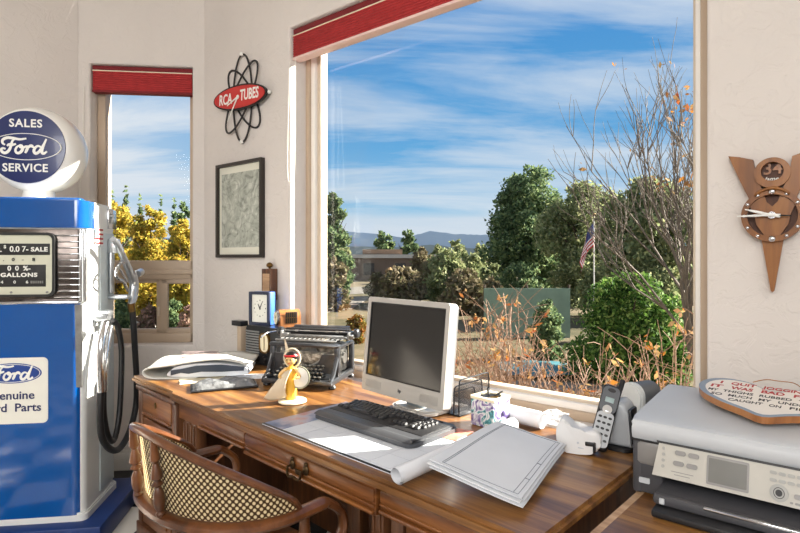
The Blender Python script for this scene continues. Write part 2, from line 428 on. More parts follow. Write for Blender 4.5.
mp = N(t, 'ShaderNodeMapping'); mp.inputs['Rotation'].default_value = (0, 0, math.radians(12)); mp.inputs['Scale'].default_value = (.55, 1.9, 1); mp.inputs['Location'].default_value = (1.3, .55, 0)
t.links.new(cb.outputs[0], mp.inputs['Vector'])
n1 = N(t, 'ShaderNodeTexNoise'); n1.inputs['Scale'].default_value = 1.0; n1.inputs['Detail'].default_value = 9; n1.inputs['Roughness'].default_value = .6; n1.inputs['Distortion'].default_value = .45
t.links.new(mp.outputs[0], n1.inputs['Vector'])
cr = ramp(t, [(.40, (0, 0, 0, 1)), (.53, (.55, .55, .55, 1)), (.68, (1, 1, 1, 1))]); t.links.new(n1.outputs['Fac'], cr.inputs['Fac'])
ck = N(t, 'ShaderNodeMath', operation='MULTIPLY'); ck.inputs[1].default_value = .88; t.links.new(cr.outputs['Color'], ck.inputs[0])
mx = N(t, 'ShaderNodeMix', data_type='RGBA'); mx.inputs['B'].default_value = C(222, 230, 240)
wx = N(t, 'ShaderNodeMath', operation='MULTIPLY_ADD'); wx.inputs[1].default_value = -1.7; wx.inputs[2].default_value = -.3; t.links.new(sx.outputs['X'], wx.inputs[0])
wm = N(t, 'ShaderNodeMath', operation='MAXIMUM'); wm.inputs[1].default_value = 0; t.links.new(wx.outputs[0], wm.inputs[0])
wa = N(t, 'ShaderNodeMath', operation='ADD', use_clamp=True); t.links.new(wm.outputs[0], wa.inputs[0]); t.links.new(ck.outputs[0], wa.inputs[1])
t.links.new(wa.outputs[0], mx.inputs['Factor']); t.links.new(grad.outputs['Color'], mx.inputs['A'])
# a low haze bank above the ridge
hz = ramp(t, [(.0, (.2, .2, .2, 1)), (.04, (.8, .8, .8, 1)), (.07, (.8, .8, .8, 1)), (.088, (0, 0, 0, 1))]); t.links.new(sx.outputs['Z'], hz.inputs['Fac'])
m2 = N(t, 'ShaderNodeMix', data_type='RGBA'); m2.inputs['B'].default_value = C(214, 224, 236)
t.links.new(hz.outputs['Color'], m2.inputs['Factor']); t.links.new(mx.outputs['Result'], m2.inputs['A']); t.links.new(m2.outputs['Result'], bg.inputs['Color'])
bg.inputs['Strength'].default_value = 1.0

def area(name, loc, rot, size, power, col=(1, .985, .965)):
    l = bpy.data.lights.new(name, 'AREA'); l.energy = power; l.size = size; l.color = col
    o = bpy.data.objects.new(name, l); COL.objects.link(o); o.location = loc; o.rotation_euler = rot; return o
area('room_fill', (1.2, -2.0, 2.8), (math.radians(45), 0, math.radians(0)), 2.0, 58)  # unseen fill lights added behind the camera to brighten the room
area('room_fill', (-1.3, -1.6, 2.7), (math.radians(58), 0, math.radians(14)), 2.2, 172)

S.view_settings.view_transform = 'Standard'; S.view_settings.look = 'None'; S.view_settings.exposure = 0.0
S.cycles.use_denoising = True
S.cycles.max_bounces = 8; S.cycles.transparent_max_bounces = 12; S.cycles.sample_clamp_indirect = 6
# ------------------------------------------------------------------ desk
eD = Vector((.727, -.687, 0)); vD = Vector((.687, .727, 0)); RZD = math.atan2(eD.y, eD.x)
DZ = .76
FLp = onz(132, 377, DZ); FLp.z = 0
LD, DD = 2.088, .665
desk = thing('desk', 'long oak desk with carved drawer front standing under the large window', 'desk', FLp, RZD)
# top: left end slightly set back, moulded edge in two steps
def desk_top_outline(o, z):
    return [(-.022 - o, DD), (-.022 - o, .018 - o), (.40, .018 - o), (.43 - o * .2, -o), (LD + o, -o), (LD + o, DD)]
s = Shape()
s.prism(desk_top_outline(0, 0), DZ - .012, DZ); s.prism(desk_top_outline(.008, 0), DZ - .022, DZ - .011); s.prism(desk_top_outline(-.004, 0), DZ - .034, DZ - .021)
s.build('desktop', DESKW, desk)
# apron with three drawer fronts
s = Shape(); s.box((LD / 2, .06, .69), (LD - .86, .06, .075), .002); s.build('apron', DESKD, desk)
def drawer(x0, x1, z0, z1, y, parent, steps=True):
    s = Shape(); s.box(((x0 + x1) / 2, y, (z0 + z1) / 2), (x1 - x0, .03, z1 - z0), .006)
    if steps:
        s.box(((x0 + x1) / 2, y - .014, z1 - (z1 - z0) * .33), (x1 - x0 - .006, .014, (z1 - z0) * .5), .006)
        s.box(((x0 + x1) / 2, y - .02, z0 + .012), (x1 - x0 - .004, .012, .012), .005)
        s.box(((x0 + x1) / 2, y - .016, z0 + .028), (x1 - x0 - .004, .01, .008), .003)
    return s.build('drawer', DESKD, parent)
drawer(.64, .982, .655, .728, .03, desk)
d = drawer(.99, 1.628, .648, .728, .022, desk)
drawer(1.636, LD - .06, .655, .728, .03, desk)
s = Shape()
for k in (-1, 1):
    s.ball((1.31 + k * .047, -.004, .695), (.017, .007, .02), 12); s.ball((1.31 + k * .047, -.004, .716), (.01, .006, .008), 10)
    s.cyl((1.31 + k * .047, -.004, .693), (1.31 + k * .047, -.026, .693), .006, .004, 8)
s.tube(smooth([(1.263, -.022, .692), (1.268, -.026, .668), (1.285, -.027, .662), (1.31, -.028, .668), (1.335, -.027, .662), (1.352, -.026, .668), (1.357, -.022, .692)], 5), .0048, 8)
s.box((1.31, -.004, .676), (.05, .006, .02), .003)
s.bm.transform(T(1.31, 0, .692) @ Matrix.Diagonal((.72, .9, .8, 1)) @ T(-1.31, 0, -.692)); lab(s.build('bail_handle', mat('dark_brass', C(74, 58, 38), .4, .8, var=.2, scale=60), d), 'ornate dark brass bail handle')
# pedestals
def pedestal(x0, x1):
    s = Shape(); s.box(((x0 + x1) / 2, .33, .40), (x1 - x0 - .03, .59, .65), .004); s.box(((x0 + x1) / 2, .325, .045), (x1 - x0 + .01, .62, .09), .006)
    for x in (x0 + .03, x1 - .03): s.box((x, .045, .41), (.045, .05, .63), .006)
    s.box(((x0 + x1) / 2, .04, .716), (x1 - x0 + .0, .06, .022), .006)
    p = s.build('pedestal', DESKV, desk)
    xm, wd = (x0 + x1) / 2, x1 - x0 - .12
    s = Shape(); s.box((xm, .032, .655), (wd, .025, .09), .004); s.box((xm, .02, .607), (wd - .01, .016, .012), .005); dr = s.build('drawer', DESKD, desk)
    s = Shape(); s.prism(ell(xm, .665, .009, .014, 14), -.018, -.0145, RX @ T(0, 0, 0)); 
    s.bm.transform(T(0, 0, 0)) if False else None
    lab(s.build('keyhole_plate', BRASS, dr), 'small brass keyhole plate')
    s = Shape(); s.box((xm, .034, .345), (wd, .025, .48), .004); s.box((xm, .022, .345), (wd - .07, .018, .40), .009); s.build('door', DESKD, desk)
pedestal(.012, .43); pedestal(1.66, LD - .012)
# kneehole: corner posts, back panel, fluted pilasters
s = Shape(); s.box((1.045, .57, .37), (1.22, .02, .55), .002); s.build('back_panel', DESKV, desk)
for x in (.475, .535, 1.60):
    s = Shape(); s.box((x, .065, .34), (.045, .05, .68), .008); s.box((x - .012, .038, .36), (.006, .008, .56), .002); s.box((x + .012, .038, .36), (.006, .008, .56), .002)
    s.build('pilaster', DESKV, desk)
for x in (1.05, 1.16):
    s = Shape(); s.box((x, .48, .36), (.05, .05, .60), .004); s.build('inner_post', DESKV, desk)

# second table under the printer
T0 = onz(592, 533, .74); T0.z = 0; T0 = T0 - vD * .22
tab = thing('side_table', 'low brown wooden table under the printer with a pale edge strip', 'table', T0, RZD)
s = Shape(); s.box((.36, .385, .727), (.70, .77, .026), .003); s.build('table_top', DESKW, tab)
s = Shape(); s.box((.006, .385, .7285), (.022, .775, .0225), .002); lab(s.build('edge_strip', PALEW, tab), 'pale unvarnished wooden edge strip')
s = Shape(); s.box((.36, .385, .66), (.66, .70, .09), .003); s.build('apron', DESKV, tab)
for x, y in ((.05, .05), (.67, .05), (.05, .72), (.67, .72)):
    s = Shape(); s.box((x, y, .32), (.05, .05, .64), .006); s.build('leg', DESKV, tab)

# ------------------------------------------------------------------ chair
m, t, b, out = nt('woven_cane')
uv = N(t, 'ShaderNodeAttribute', attribute_name='weave')
vm = N(t, 'ShaderNodeSeparateXYZ'); t.links.new(uv.outputs['Vector'], vm.inputs[0])
def mth(op, a, bb=None, v=None):
    n = N(t, 'ShaderNodeMath', operation=op)
    t.links.new(a, n.inputs[0])
    if bb is not None: t.links.new(bb, n.inputs[1])
    if v is not None: n.inputs[1].default_value = v
    return n.outputs[0]
def cells(ox, oy):
    x = mth('ADD', mth('FRACT', mth('ADD', vm.outputs['X'], v=ox)), v=-.5); y = mth('ADD', mth('FRACT', mth('ADD', vm.outputs['Y'], v=oy)), v=-.5)
    return mth('SQRT', mth('ADD', mth('MULTIPLY', x, x), mth('MULTIPLY', y, y)))
dist = mth('MINIMUM', cells(0, 0), cells(.5, .5))
r = ramp(t, [(.0, C(240, 228, 190)), (.21, C(230, 212, 166)), (.27, C(112, 82, 46)), (.36, C(66, 46, 26))])  # cream dots paint in the bright light showing through the holes
t.links.new(dist, r.inputs['Fac']); t.links.new(r.outputs['Color'], b.inputs['Base Color']); b.inputs['Roughness'].default_value = .7
tr = N(t, 'ShaderNodeBsdfTranslucent'); mx = N(t, 'ShaderNodeMixShader'); mx.inputs['Fac'].default_value = .45
t.links.new(r.outputs['Color'], tr.inputs['Color']); t.links.new(b.outputs[0], mx.inputs[1]); t.links.new(tr.outputs[0], mx.inputs[2]); t.links.new(mx.outputs[0], out.inputs['Surface'])
CANE = m
ch = thing('armchair', 'bow-backed wooden armchair with woven cane back pulled up to the desk', 'chair', (-.484, 1.497, 0), RZD)
# arm bow (U-shape seen from above)
HW, YF, YBk = .285, .125, -.205
def bow(u, z=.680):
    """u from -1 (left arm tip) over 0 (middle of the back) to 1 (right arm tip)"""
    a = abs(u); sg = 1 if u >= 0 else -1
    if a < .62:
        th = a / .62 * PI / 2
        return Vector((sg * HW * math.sin(th) ** .9, YBk + .23 * (1 - math.cos(th)), z))
    k = (a - .62) / .38
    return Vector((sg * (HW - .005 * k), YBk + .23 + (YF - YBk - .23) * k, z - .0 * k))
us = [i / 24 - 1 for i in range(49)]
s = Shape()
arm = [bow(u) for u in us]
def armend(sg):
    x = sg * (HW - .006)
    return [(x, YF + .03, .658), (x, YF + .055, .63), (x - sg * .002, YF + .06, .585), (x - sg * .005, YF + .03, .53), (x - sg * .01, YF - .02, .47)]
L_ = smooth([Vector(p) for p in reversed(armend(-1))] + [bow(-1)], 5)
R_ = smooth([bow(1)] + [Vector(p) for p in armend(1)], 5)
s.tube(L_ + arm[1:-1] + R_, [.017] * len(L_) + [.0205] * (len(arm) - 2) + [.017] * len(R_), 10, flat=.72)
s.build('arm_bow', CHAIRW, ch)
# crest rail: rises from the right and left arms to the middle of the back
def crest(u):
    a = abs(u) / .7
    z = .684 + .200 * (1 - a ** 1.6 if a < 1 else 0)
    p = bow(u, z); q = bow(0); lean = (z - .684) * .12
    return Vector((p.x * (1 - .04 * (1 - a)), p.y - lean * (1 - a * .6), z))
cu_ = [i / 20 * .70 for i in range(-20, 21)]
s = Shape(); s.tube([crest(u) for u in cu_], [.008 + .006 * min(1, (1 - abs(u) / .7) * 2.2) for u in cu_], 10, flat=.8); s.build('crest_rail', CHAIRW, ch)
# cane panel between bow and crest
def cane_pt(i, j):
    u = (-.66 + 1.32 * i); a, c = bow(u, .690), crest(u); p = a.lerp(c, j); 
    p.y += .012 * (1 - abs(u)); return p
me_s = Shape(); nu, nv = 60, 12
me_s.grid(cane_pt, nu, nv)
vv = [tuple(v.co) for v in me_s.bm.verts]
cane = me_s.build('cane_panel', CANE, ch)
at_ = cane.data.attributes.new('weave', 'FLOAT_VECTOR', 'POINT')
ulen = [0.0]
for i in range(nu): ulen.append(ulen[-1] + (cane_pt((i + 1) / nu, .4) - cane_pt(i / nu, .4)).length)
for i, v in enumerate(cane.data.vertices):
    ii = i // (nv + 1); at_.data[i].vector = (ulen[ii] / .0165, v.co.z / .0165 * 1.0, 0)
# turned spindles
def spindle(u):
    a = bow(u, .690); a.y -= .010; c = crest(u); c.y -= .006
    L = (c - a).length; q = (c - a).to_track_quat('Z', 'Y').to_matrix().to_4x4()
    prof = [(.014, 0), (.017, .03), (.010, .06), (.018, .12), (.021, .2), (.018, .3), (.011, .37), (.010, .38), (.021, .42), (.010, .46), (.022, .51), (.017, .6), (.009, .69), (.018, .74), (.014, .86), (.011, 1)]
    s = Shape(); s.lathe([(r * .72, z * L) for r, z in prof], 12, T(*a) @ q); s.build('spindle', CHAIRW, ch)
for u in (-.31, -.11, .075): spindle(u)
# arm supports, seat, legs
for sg in (-1, 1):
    s = Shape(); s.lathe([(.013, 0), (.017, .06), (.012, .1), (.016, .15), (.012, .2)], 12, T(sg * (HW - .035), .08, .452)); s.build('arm_support', CHAIRW, ch)
s = Shape(); s.ring_prism(ell(0, 0, .255, .25, 32), ell(0, 0, .20, .195, 32), .425, .455); s.build('seat_frame', CHAIRW, ch)
s = Shape(); s.prism(ell(0, 0, .202, .197, 32), .438, .446); seat = s.build('seat', CANE, ch)
a2 = seat.data.attributes.new('weave', 'FLOAT_VECTOR', 'POINT')
for i, v in enumerate(seat.data.vertices): a2.data[i].vector = (v.co.x / .0165, v.co.y / .0165, 0)
for x, y in ((-.19, -.17), (.19, -.17), (-.2, .17), (.2, .17)):
    s = Shape(); s.tube([(x, y, .43), (x * 1.07, y * 1.07, .2), (x * 1.14, y * 1.14, 0)], [.02, .022, .014], 10); s.build('leg', CHAIRW, ch)

# ------------------------------------------------------------------ petrol pump
BLUE = mat('blue_enamel', C(0, 80, 156), .14, 0, var=.04, coat=.7); BLUE.node_tree.nodes['Principled BSDF'].inputs['Coat IOR'].default_value = 1.6
BLUED = mat('dark_blue_base', C(22, 52, 112), .4, var=.08)
PWHITE = mat('white_enamel', C(226, 228, 226), .3, var=.02, coat=.2)
PGREY = mat('dark_mirror_trim', C(92, 84, 80), .22, .8, var=.35, scale=22)
RUBBER = mat('black_rubber', C(22, 22, 24), .45)
DIALC = mat('dial_cream', C(206, 206, 186), .4, var=.03)
INKW = mat('white_ink', C(236, 236, 230), .6, var=.02)
INKB = mat('black_ink', C(26, 26, 26), .6)
OPAL = mat('opal_glass', C(232, 230, 224), .2, var=.02, coat=.4)
FORDB = mat('enamel_navy', C(18, 36, 92), .3, var=.04, coat=.3)
OVALB = mat('oval_blue', C(28, 64, 140), .4, var=.03)
RED = mat('red_ink', C(190, 40, 44), .6)
PR, PHI = (-1.787, 2.613), math.radians(8)
pump = thing('petrol_pump', 'vintage blue and white petrol pump with a round lit globe by the narrow window', 'petrol pump', (PR[0], PR[1], 0), PHI)
hw, hd = .30, .18
def pout(w, d, r): return rrect(0, 0, w * 2, d * 2, r, 6)
s = Shape(); s.box((0, .02, .05), (.80, .56, .10), .008); s.build('base', BLUED, pump)
s = Shape(); s.prism(pout(hw + .012, hd + .012, .03), .10, .128); s.prism(pout(hw + .006, hd + .006, .03), .128, .136)
s.prism(pout(hw, hd, .035), .136, 1.455); s.build('body', PWHITE, pump)
# white top deck and blue crown band
s = Shape(); s.prism(pout(hw + .004, hd + .004, .045), 1.452, 1.57); s.prism(pout(hw - .008, hd - .008, .05), 1.57, 1.585); s.build('top_cap', PWHITE, pump)
def frontshell(z0, z1, y0, w, th, r=.03, crown=0.0):
    """a front panel wrapping round both front corners"""
    s = Shape(); pts = []
    for k in range(13):
        a = PI / 2 * k / 12; pts.append((w - r + r * math.sin(a), y0 + r - r * math.cos(a)))
    pts.append((w, y0 + r + th * 2))
    full = [(-x, y) for x, y in reversed(pts)] + pts
    inn = [(x * (1 - .02), y + .012) for x, y in full]
    s.prism(full + list(reversed(inn)), z0, z1)
    return s
s = frontshell(1.455, 1.582, -hd - .014, hw + .006, .03, .045)
s.box((0, -hd + .02, 1.580), (hw * 2 - .03, .06, .03), .012, seg=4); s.build('crown_band', BLUE, pump)
s = frontshell(.128, 1.108, -hd - .012, hw - .012, .004, .04); s.build('front_panel', BLUE, pump)
s = Shape(); s.box((0, -hd - .012, 1.112), (hw * 2 - .03, .03, .014), .006); s.build('ledge', CHROME, pump)
# dial with louvred chrome grille
s = Shape(); s.box((0, -hd - .002, 1.282), (hw * 2 - .05, .012, .335), .003); s.build('grille_back', PGREY, pump)
for sg in (-1, 1):
    s = Shape()
    for k in range(11): s.box((sg * .232, -hd - .012, 1.135 + .0285 * k), (.112, .014, .005), .002)
    s.box((sg * .286, -hd - .008, 1.28), (.006, .01, .30), .002); s.build('grille', CHROME, pump)
for sg in (-1, 1):
    s = Shape(); s.box((sg * (hw - .013), -hd - .006, 1.28), (.012, .02, .34), .004); s.box((sg * (hw + .001), -hd + .006, 1.28), (.008, .02, .34), .003); s.build('corner_trim', CHROME, pump)
    s = Shape(); s.prism([(sg * (hw - .035), 1.10), (sg * (hw - .004), 1.10), (sg * (hw - .004), .72), (sg * (hw - .028), .72)], hd + .01, hd + .02, RX); s.build('corner_trim', STEEL, pump)
yd = -hd - .022
s = Shape(); s.ring_prism(rrect(0, 1.285, .372, .292, .03), rrect(0, 1.285, .35, .27, .024), hd + .0, hd + .032, RX); s.build('dial_bezel', INKB, pump)
s = Shape(); s.prism(rrect(0, 1.285, .354, .274, .024), hd + .002, hd + .022, RX); dial = s.build('dial_face', DIALC, pump)
s = Shape(); s.box((.016, yd - .001, 1.355), (.292, .003, .052), .001); s.build('price_window', INKB, dial)
s = Shape(); s.box((.010, yd - .001, 1.235), (.27, .003, .10), .001); s.build('gallons_window', INKB, dial)
P = lambda x, z, y=yd - .004: T(x, y, z) @ RX
text('lettering', 'TOTAL', .03, INKW, dial, P(-.083, 1.353), .0008, sx=.95)
text('lettering', '$', .02, INKW, dial, P(-.024, 1.366), .0004)
for c_, x_ in (('0.0', .016), ('7-', .060)): text('numeral', c_, .036, INKW, dial, P(x_, 1.355), .0006, sx=.95)
text('lettering', 'SALE', .027, INKW, dial, P(.119, 1.354), .001, sx=1.15, sp=1.1)
for c_, x_ in (('0', -.006), ('0', .026), ('%-', .067)): text('numeral', c_, .030, INKW, dial, P(x_, 1.268), .0006, sx=1.05)
text('lettering', 'GALLONS', .025, INKW, dial, P(.034, 1.238), .001, sx=1.25, sp=1.15)
for c_, x_ in (('4', -.036), ('0', .016), ('6', .068)): text('numeral', c_, .018, INKW, dial, P(x_, 1.206), .0003, sx=1.2)
for c_, x_ in (('0', -.07), ('.', -.03), ('0', .01), ('-', .05), ('8', .095)): text('numeral', c_, .02, INKB, dial, P(x_, 1.308), .0006, sx=1.2)
s = Shape()
for k in range(7): s.box((.085 + k * .008, yd - .004, 1.206), (.004, .001, .012))
s.build('tally_marks', STEEL, dial)
for x in (0, .15):
    s = Shape(); s.ball((x, yd - .001, 1.160), (.006, .004, .005), 8); s.build('screw', STEEL, dial)

def script_word(name, mt, parent, M, k, r):
    """the flowing script word of the badge, drawn with pen strokes"""
    F_ = [[(.2, .62), (.02, .78), (.06, 1.02), (.36, 1.18), (.8, 1.15), (1.25, 1.08), (1.72, 1.16)],
          [(.92, 1.12), (.72, .92), (.62, .55), (.48, .2), (.24, 0), (.02, .06), (-.08, .24), (.06, .36), (.24, .3)],
          [(.34, .55), (.5, .66), (.68, .62), (.98, .72)],
          [(1.28, .6), (1.06, .5), (.94, .22), (1.06, .02), (1.28, .06), (1.44, .3), (1.4, .54), (1.28, .6), (1.3, .48), (1.5, .44), (1.68, .54), (1.82, .56)],
          [(1.82, .58), (1.76, .3), (1.64, .02)], [(1.72, .22), (1.86, .48), (2.04, .6), (2.16, .54), (2.14, .44)],
          [(2.78, .5), (2.56, .6), (2.34, .44), (2.26, .18), (2.38, .02), (2.58, .1), (2.78, .38), (3.0, .8), (3.16, 1.16)],
          [(3.16, 1.16), (2.98, .72), (2.84, .28), (2.86, .06), (3.0, .03), (3.2, .2)]]
    s = Shape()
    for st in F_:
        p = smooth([((x - 1.58) * k, (y - .56) * k, 0) for x, y in st], 5); n = len(p)
        s.tube(p, [r * (.62 + .5 * math.sin(PI * min(1, (i + .5) / n)) ) for i in range(n)], 6, flat=1)
    s.bm.transform(Matrix.Diagonal((1, 1, .25, 1)))
    s.bm.transform(M); return s.build(name, mt, parent)
# parts badge on the front
yb = -hd - .0125
s = Shape(); s.prism(rrect(0, .712, .300, .300, .022), hd + .0122, hd + .0145, RX); dec = s.build('badge', mat('badge_white', C(232, 230, 220), .4, var=.02), pump); lab(dec, 'square white parts badge')
s = Shape(); s.prism(ell(0, .792, .124, .046, 48), hd + .0146, hd + .0158, RX); ov = s.build('oval_emblem', OVALB, dec)
s = Shape(); s.ring_prism(ell(0, .792, .118, .0415, 48), ell(0, .792, .1155, .0392, 48), hd + .0157, hd + .0163, RX); s.build('oval_line', INKW, ov)
script_word('script_lettering', INKW, ov, P(0, .793, -hd - .0164), .054, .0052)
text('lettering', 'Genuine', .052, NAVY, dec, P(0, .690, -hd - .0152), .0009, sx=1.06)
text('lettering', 'Ford', .052, NAVY, dec, P(-.073, .634, -hd - .0152), .0009, sx=1.06); text('lettering', 'Parts', .052, NAVY, dec, P(.066, .634, -hd - .0152), .0009, sx=1.06)
# globe
gz, gy = 1.835, -.01
s = Shape()
G = T(.022, gy, gz) @ RX
prof = [(.165, .108), (.176, .104), (.186, .092), (.200, .06), (.205, .03), (.206, 0), (.205, -.03), (.200, -.06), (.186, -.092), (.165, -.108)]
s.lathe([(r, z) for r, z in reversed(prof)], 56, G)
globe = s.build('globe', OPAL, pump, ang=60)
s = Shape(); s.lathe([(.075, 1.583), (.082, 1.6), (.07, 1.612), (.066, 1.64)], 32, T(.022, gy, 0)); s.build('globe_collar', OPAL, globe)
s = Shape(); s.lathe([(.170, .1075), (.169, .112), (.12, .117), (.0, .119)], 56, G); fc = s.build('globe_lens', FORDB, globe, ang=60)
GP = lambda x, z, y: T(.022 + x, gy - y, gz + z) @ RX
s = Shape(); s.ring_prism(ell(0, 0, .156, .063, 56), ell(0, 0, .152, .0600, 56), .1155, .1195, G); s.build('oval_line', INKW, fc)
script_word('script_lettering', INKW, fc, GP(-.004, .002, .1205), .060, .0060)
text('lettering', 'SALES', .052, INKW, fc, GP(0, .108, .1175), .0012, sx=.98, sp=1.12)
text('lettering', 'SERVICE', .052, INKW, fc, GP(-.002, -.100, .1175), .0012, sx=.98, sp=1.08)
# right side: door panel, switch plate, flag sticker
xs = hw
s = Shape(); s.box((xs + .002, .07, .80), (.008, .17, 1.28), .004); s.build('side_door', mat('pale_grey_enamel', C(196, 206, 208), .35, var=.03), pump)
s = Shape(); s.box((xs + .008, .115, 1.515), (.012, .10, .10), .004); sp_ = s.build('switch_plate', CHROME, pump)
s = Shape(); s.cyl((xs + .012, .09, 1.53), (xs + .026, .09, 1.53), .014, .012, 14); s.box((xs + .024, .09, 1.515), (.012, .012, .05), .004); s.build('switch_lever', STEEL, sp_)
s = Shape(); s.box((xs + .0055, -.035, 1.42), (.001, .095, .085)); fl = s.build('flag_sticker', INKW, pump)
s = Shape()
for k in range(4): s.box((xs + .0065, -.035, 1.388 + k * .022), (.001, .095, .009))
s.build('stripes', RED, fl)
s = Shape(); s.box((xs + .0072, -.062, 1.44), (.001, .042, .045)); s.build('canton', mat('flag_blue', C(110, 160, 190), .6), fl)
# nozzle in its boot, hose
ALU = mat('cast_aluminium', C(196, 200, 204), .28, .9, var=.12, scale=30)
Mp_inv = (Matrix.Translation((PR[0], PR[1], 0)) @ Matrix.Rotation(PHI, 4, 'Z')).inverted()
cl = Mp_inv @ Vector((0, 0, EYE)) 
def onx(px, py, x):
    d = (Mp_inv.to_3x3() @ Vector(((px - 400) / FPX, 1, (HOR - py) / FPX))); k = (x - cl.x) / d.x
    return cl + d * k
XN = .40
s = Shape(); q = onx(114, 268, .33)
s.box((xs + .03, q.y, onx(114, 246, .33).z), (.05, .05, .075), .008); s.box((xs + .055, q.y, onx(114, 297, .33).z), (.10, .05, .022), .008)
s.box((xs + .02, q.y, q.z), (.012, .045, .26), .004); s.build('nozzle_boot', ALU, pump)
nz = Shape()
sp = smooth([onx(113, 239, XN), onx(118, 245, XN), onx(123, 257, XN), onx(129, 270, XN), onx(133, 280, XN)], 5)
nz.tube(sp, [.013 + .007 * i / len(sp) for i in range(len(sp))], 12)
nz.tube(smooth([onx(132, 274, XN), onx(134, 284, XN), onx(133, 296, XN), onx(131, 306, XN)], 4), [.024] * 9 + [.022, .019, .017, .015], 12)
nz.tube([onx(137, 274, XN), onx(141, 272, XN)], .02, 12)
nozzle = nz.build('nozzle', ALU, pump)
s = Shape()
s.tube(smooth([onx(131, 276, XN), onx(124, 263, XN), onx(118, 266, XN), onx(116, 274, XN), onx(119, 279, XN), onx(124, 282, XN), onx(128, 291, XN)], 5), .007, 8)
s.tube(smooth([onx(116, 275, XN), onx(119, 268, XN), onx(127, 281, XN)], 4), .005, 8)
s.build('trigger_guard', CHROME, nozzle)
s = Shape(); s.cyl(onx(131, 303, XN), onx(132, 311, XN), .019, .017, 12); s.build('swivel', BRASS, nozzle)
XH = .385
hz_ = smooth([onx(132, 308, XN), onx(133.5, 325, XN), onx(135, 350, XN), onx(136.5, 378, XN), onx(136, 405, XH), onx(130, 430, XH), onx(121, 447, XH), onx(112, 450, XH), onx(103, 440, XH), onx(100, 420, XH), onx(101, 392, XH)], 7)
s = Shape(); s.tube(hz_, .0155, 12); s.build('hose', RUBBER, pump)
s = Shape(); s.tube(smooth([onx(108, 323, .36), onx(113, 321, .36), onx(118, 328, .37), onx(121.5, 350, .37), onx(121, 385, .37), onx(119, 418, .37), onx(114, 440, .37), onx(108, 436, .375), onx(104, 415, .375), onx(103.5, 392, .375)], 7), .0135, 12); s.build('hose', RUBBER, pump)
s = Shape()
for pts, x in (([(101, 392), (100.5, 365), (102, 340), (106, 322)], XH), ([(103.5, 392), (104.5, 365), (107, 342), (110, 326)], .375)):
    p = smooth([onx(a, b_, x) for a, b_ in pts], 8); s.tube(p, [.0165 + .002 * (i % 2) for i in range(len(p))], 12)
s.build('spring_sleeve', CHROME, pump)
s = Shape(); a = onx(104, 316, .34); s.cyl((xs, a.y, a.z), (.365, a.y, a.z), .03, .022, 14); s.box((.345, a.y + .01, a.z + .012), (.05, .07, .03), .01); s.build('hose_outlet', ALU, pump)
# ------------------------------------------------------------------ things on the desk
def dpt(px, py, z=DZ): return onz(px, py, z)
HL = 'HL'
# --- desk pad calendar
A = dpt(262, 424.5)
cal = thing('desk_calendar', 'large white desk pad with a blue and violet photo strip, under the keyboard', 'desk pad', A, RZD)
CW, CH = .60, .37
s = Shape(); s.box((CW / 2, CH / 2, .002), (CW, CH, .003), .0008); s.build('pad', mat('pad_white', C(212, 216, 222), .85, var=.02, spec=.15), cal)
m, t, b, out = nt('photo_strip')
tc = N(t, 'ShaderNodeTexCoord'); no = N(t, 'ShaderNodeTexNoise'); no.inputs['Scale'].default_value = 9; no.inputs['Detail'].default_value = 6
t.links.new(tc.outputs['Object'], no.inputs['Vector'])
r = ramp(t, [(.3, C(48, 50, 70)), (.42, C(110, 128, 164)), (.52, C(172, 170, 188)), (.6, C(190, 140, 136)), (.72, C(96, 72, 80))])
t.links.new(no.outputs['Fac'], r.inputs['Fac']); t.links.new(r.outputs['Color'], b.inputs['Base Color']); b.inputs['Roughness'].default_value = .35
s = Shape(); s.box((.052, CH / 2, .0042), (.10, CH - .006, .001)); lab(s.build('photo_strip', m, cal), 'blue and violet printed photo strip')
GREYL = mat('grey_print', C(196, 200, 208), .8, var=.03)
s = Shape()
for k in range(1, 7): s.box((.11 + k * .078, CH / 2, .0041), (.0012, CH - .03, .0006))
for k in range(6): s.box((.385, .02 + k * .078, .0041), (.54, .0012, .0006))
s.build('ruled_lines', GREYL, cal)
s = Shape(); s.box((CW / 2, .004, .0045), (CW, .008, .002), .0005); s.build('edge_binding', BLACK, cal)

# --- computer keyboard
kc = (onz(319, 415, .78) + onz(450.3, 423.8, .78)) / 2
kb = thing('computer_keyboard', 'black and grey computer keyboard with wrist rest lying on the desk pad', 'keyboard', (kc.x, kc.y, DZ + .0045), RZD)
KG = mat('keyboard_shell', C(70, 72, 76), .4, var=.04); KD = mat('keyboard_deck', C(34, 34, 36), .5); KK = mat('key_black', C(44, 44, 46), .45, var=.03)
KL = .462
s = Shape(); s.prism(rrect(0, 0, KL, .235, .03, 5), .001, .014); s.prism(rrect(0, .012, KL - .012, .195, .022, 5), .014, .020); s.build('shell', KG, kb)
s = Shape(); s.grid(lambda i, j: Vector((-KL / 2 + .006 + (KL - .012) * i, -.114 + .052 * j, .0145 + .007 * math.sin(PI * min(1, j * 1.05)))), 20, 8); s.build('wrist_rest', KG, kb)
s = Shape(); s.box((0, .018, .020), (KL - .03, .138, .004), .002); s.build('key_deck', KD, kb)
kp = Shape(); kp.prism(rrect(0, 0, .0168, .0165, .002, 2), 0, .003)
for q in [1]:
    a = rrect(0, 0, .0168, .0165, .002, 2); c = rrect(0, .001, .0128, .0125, .003, 2)
    va = [kp.bm.verts.new((x, y, .003)) for x, y in a]; vc = [kp.bm.verts.new((x, y, .0085)) for x, y in c]
    for i in range(len(a)): kp.bm.faces.new((va[i], va[(i + 1) % len(a)], vc[(i + 1) % len(a)], vc[i]))
    kp.bm.faces.new(vc)
key0 = kp.build('key', KK, kb, loc=(0, 0, 0))
pitch = .0189; nk = 0
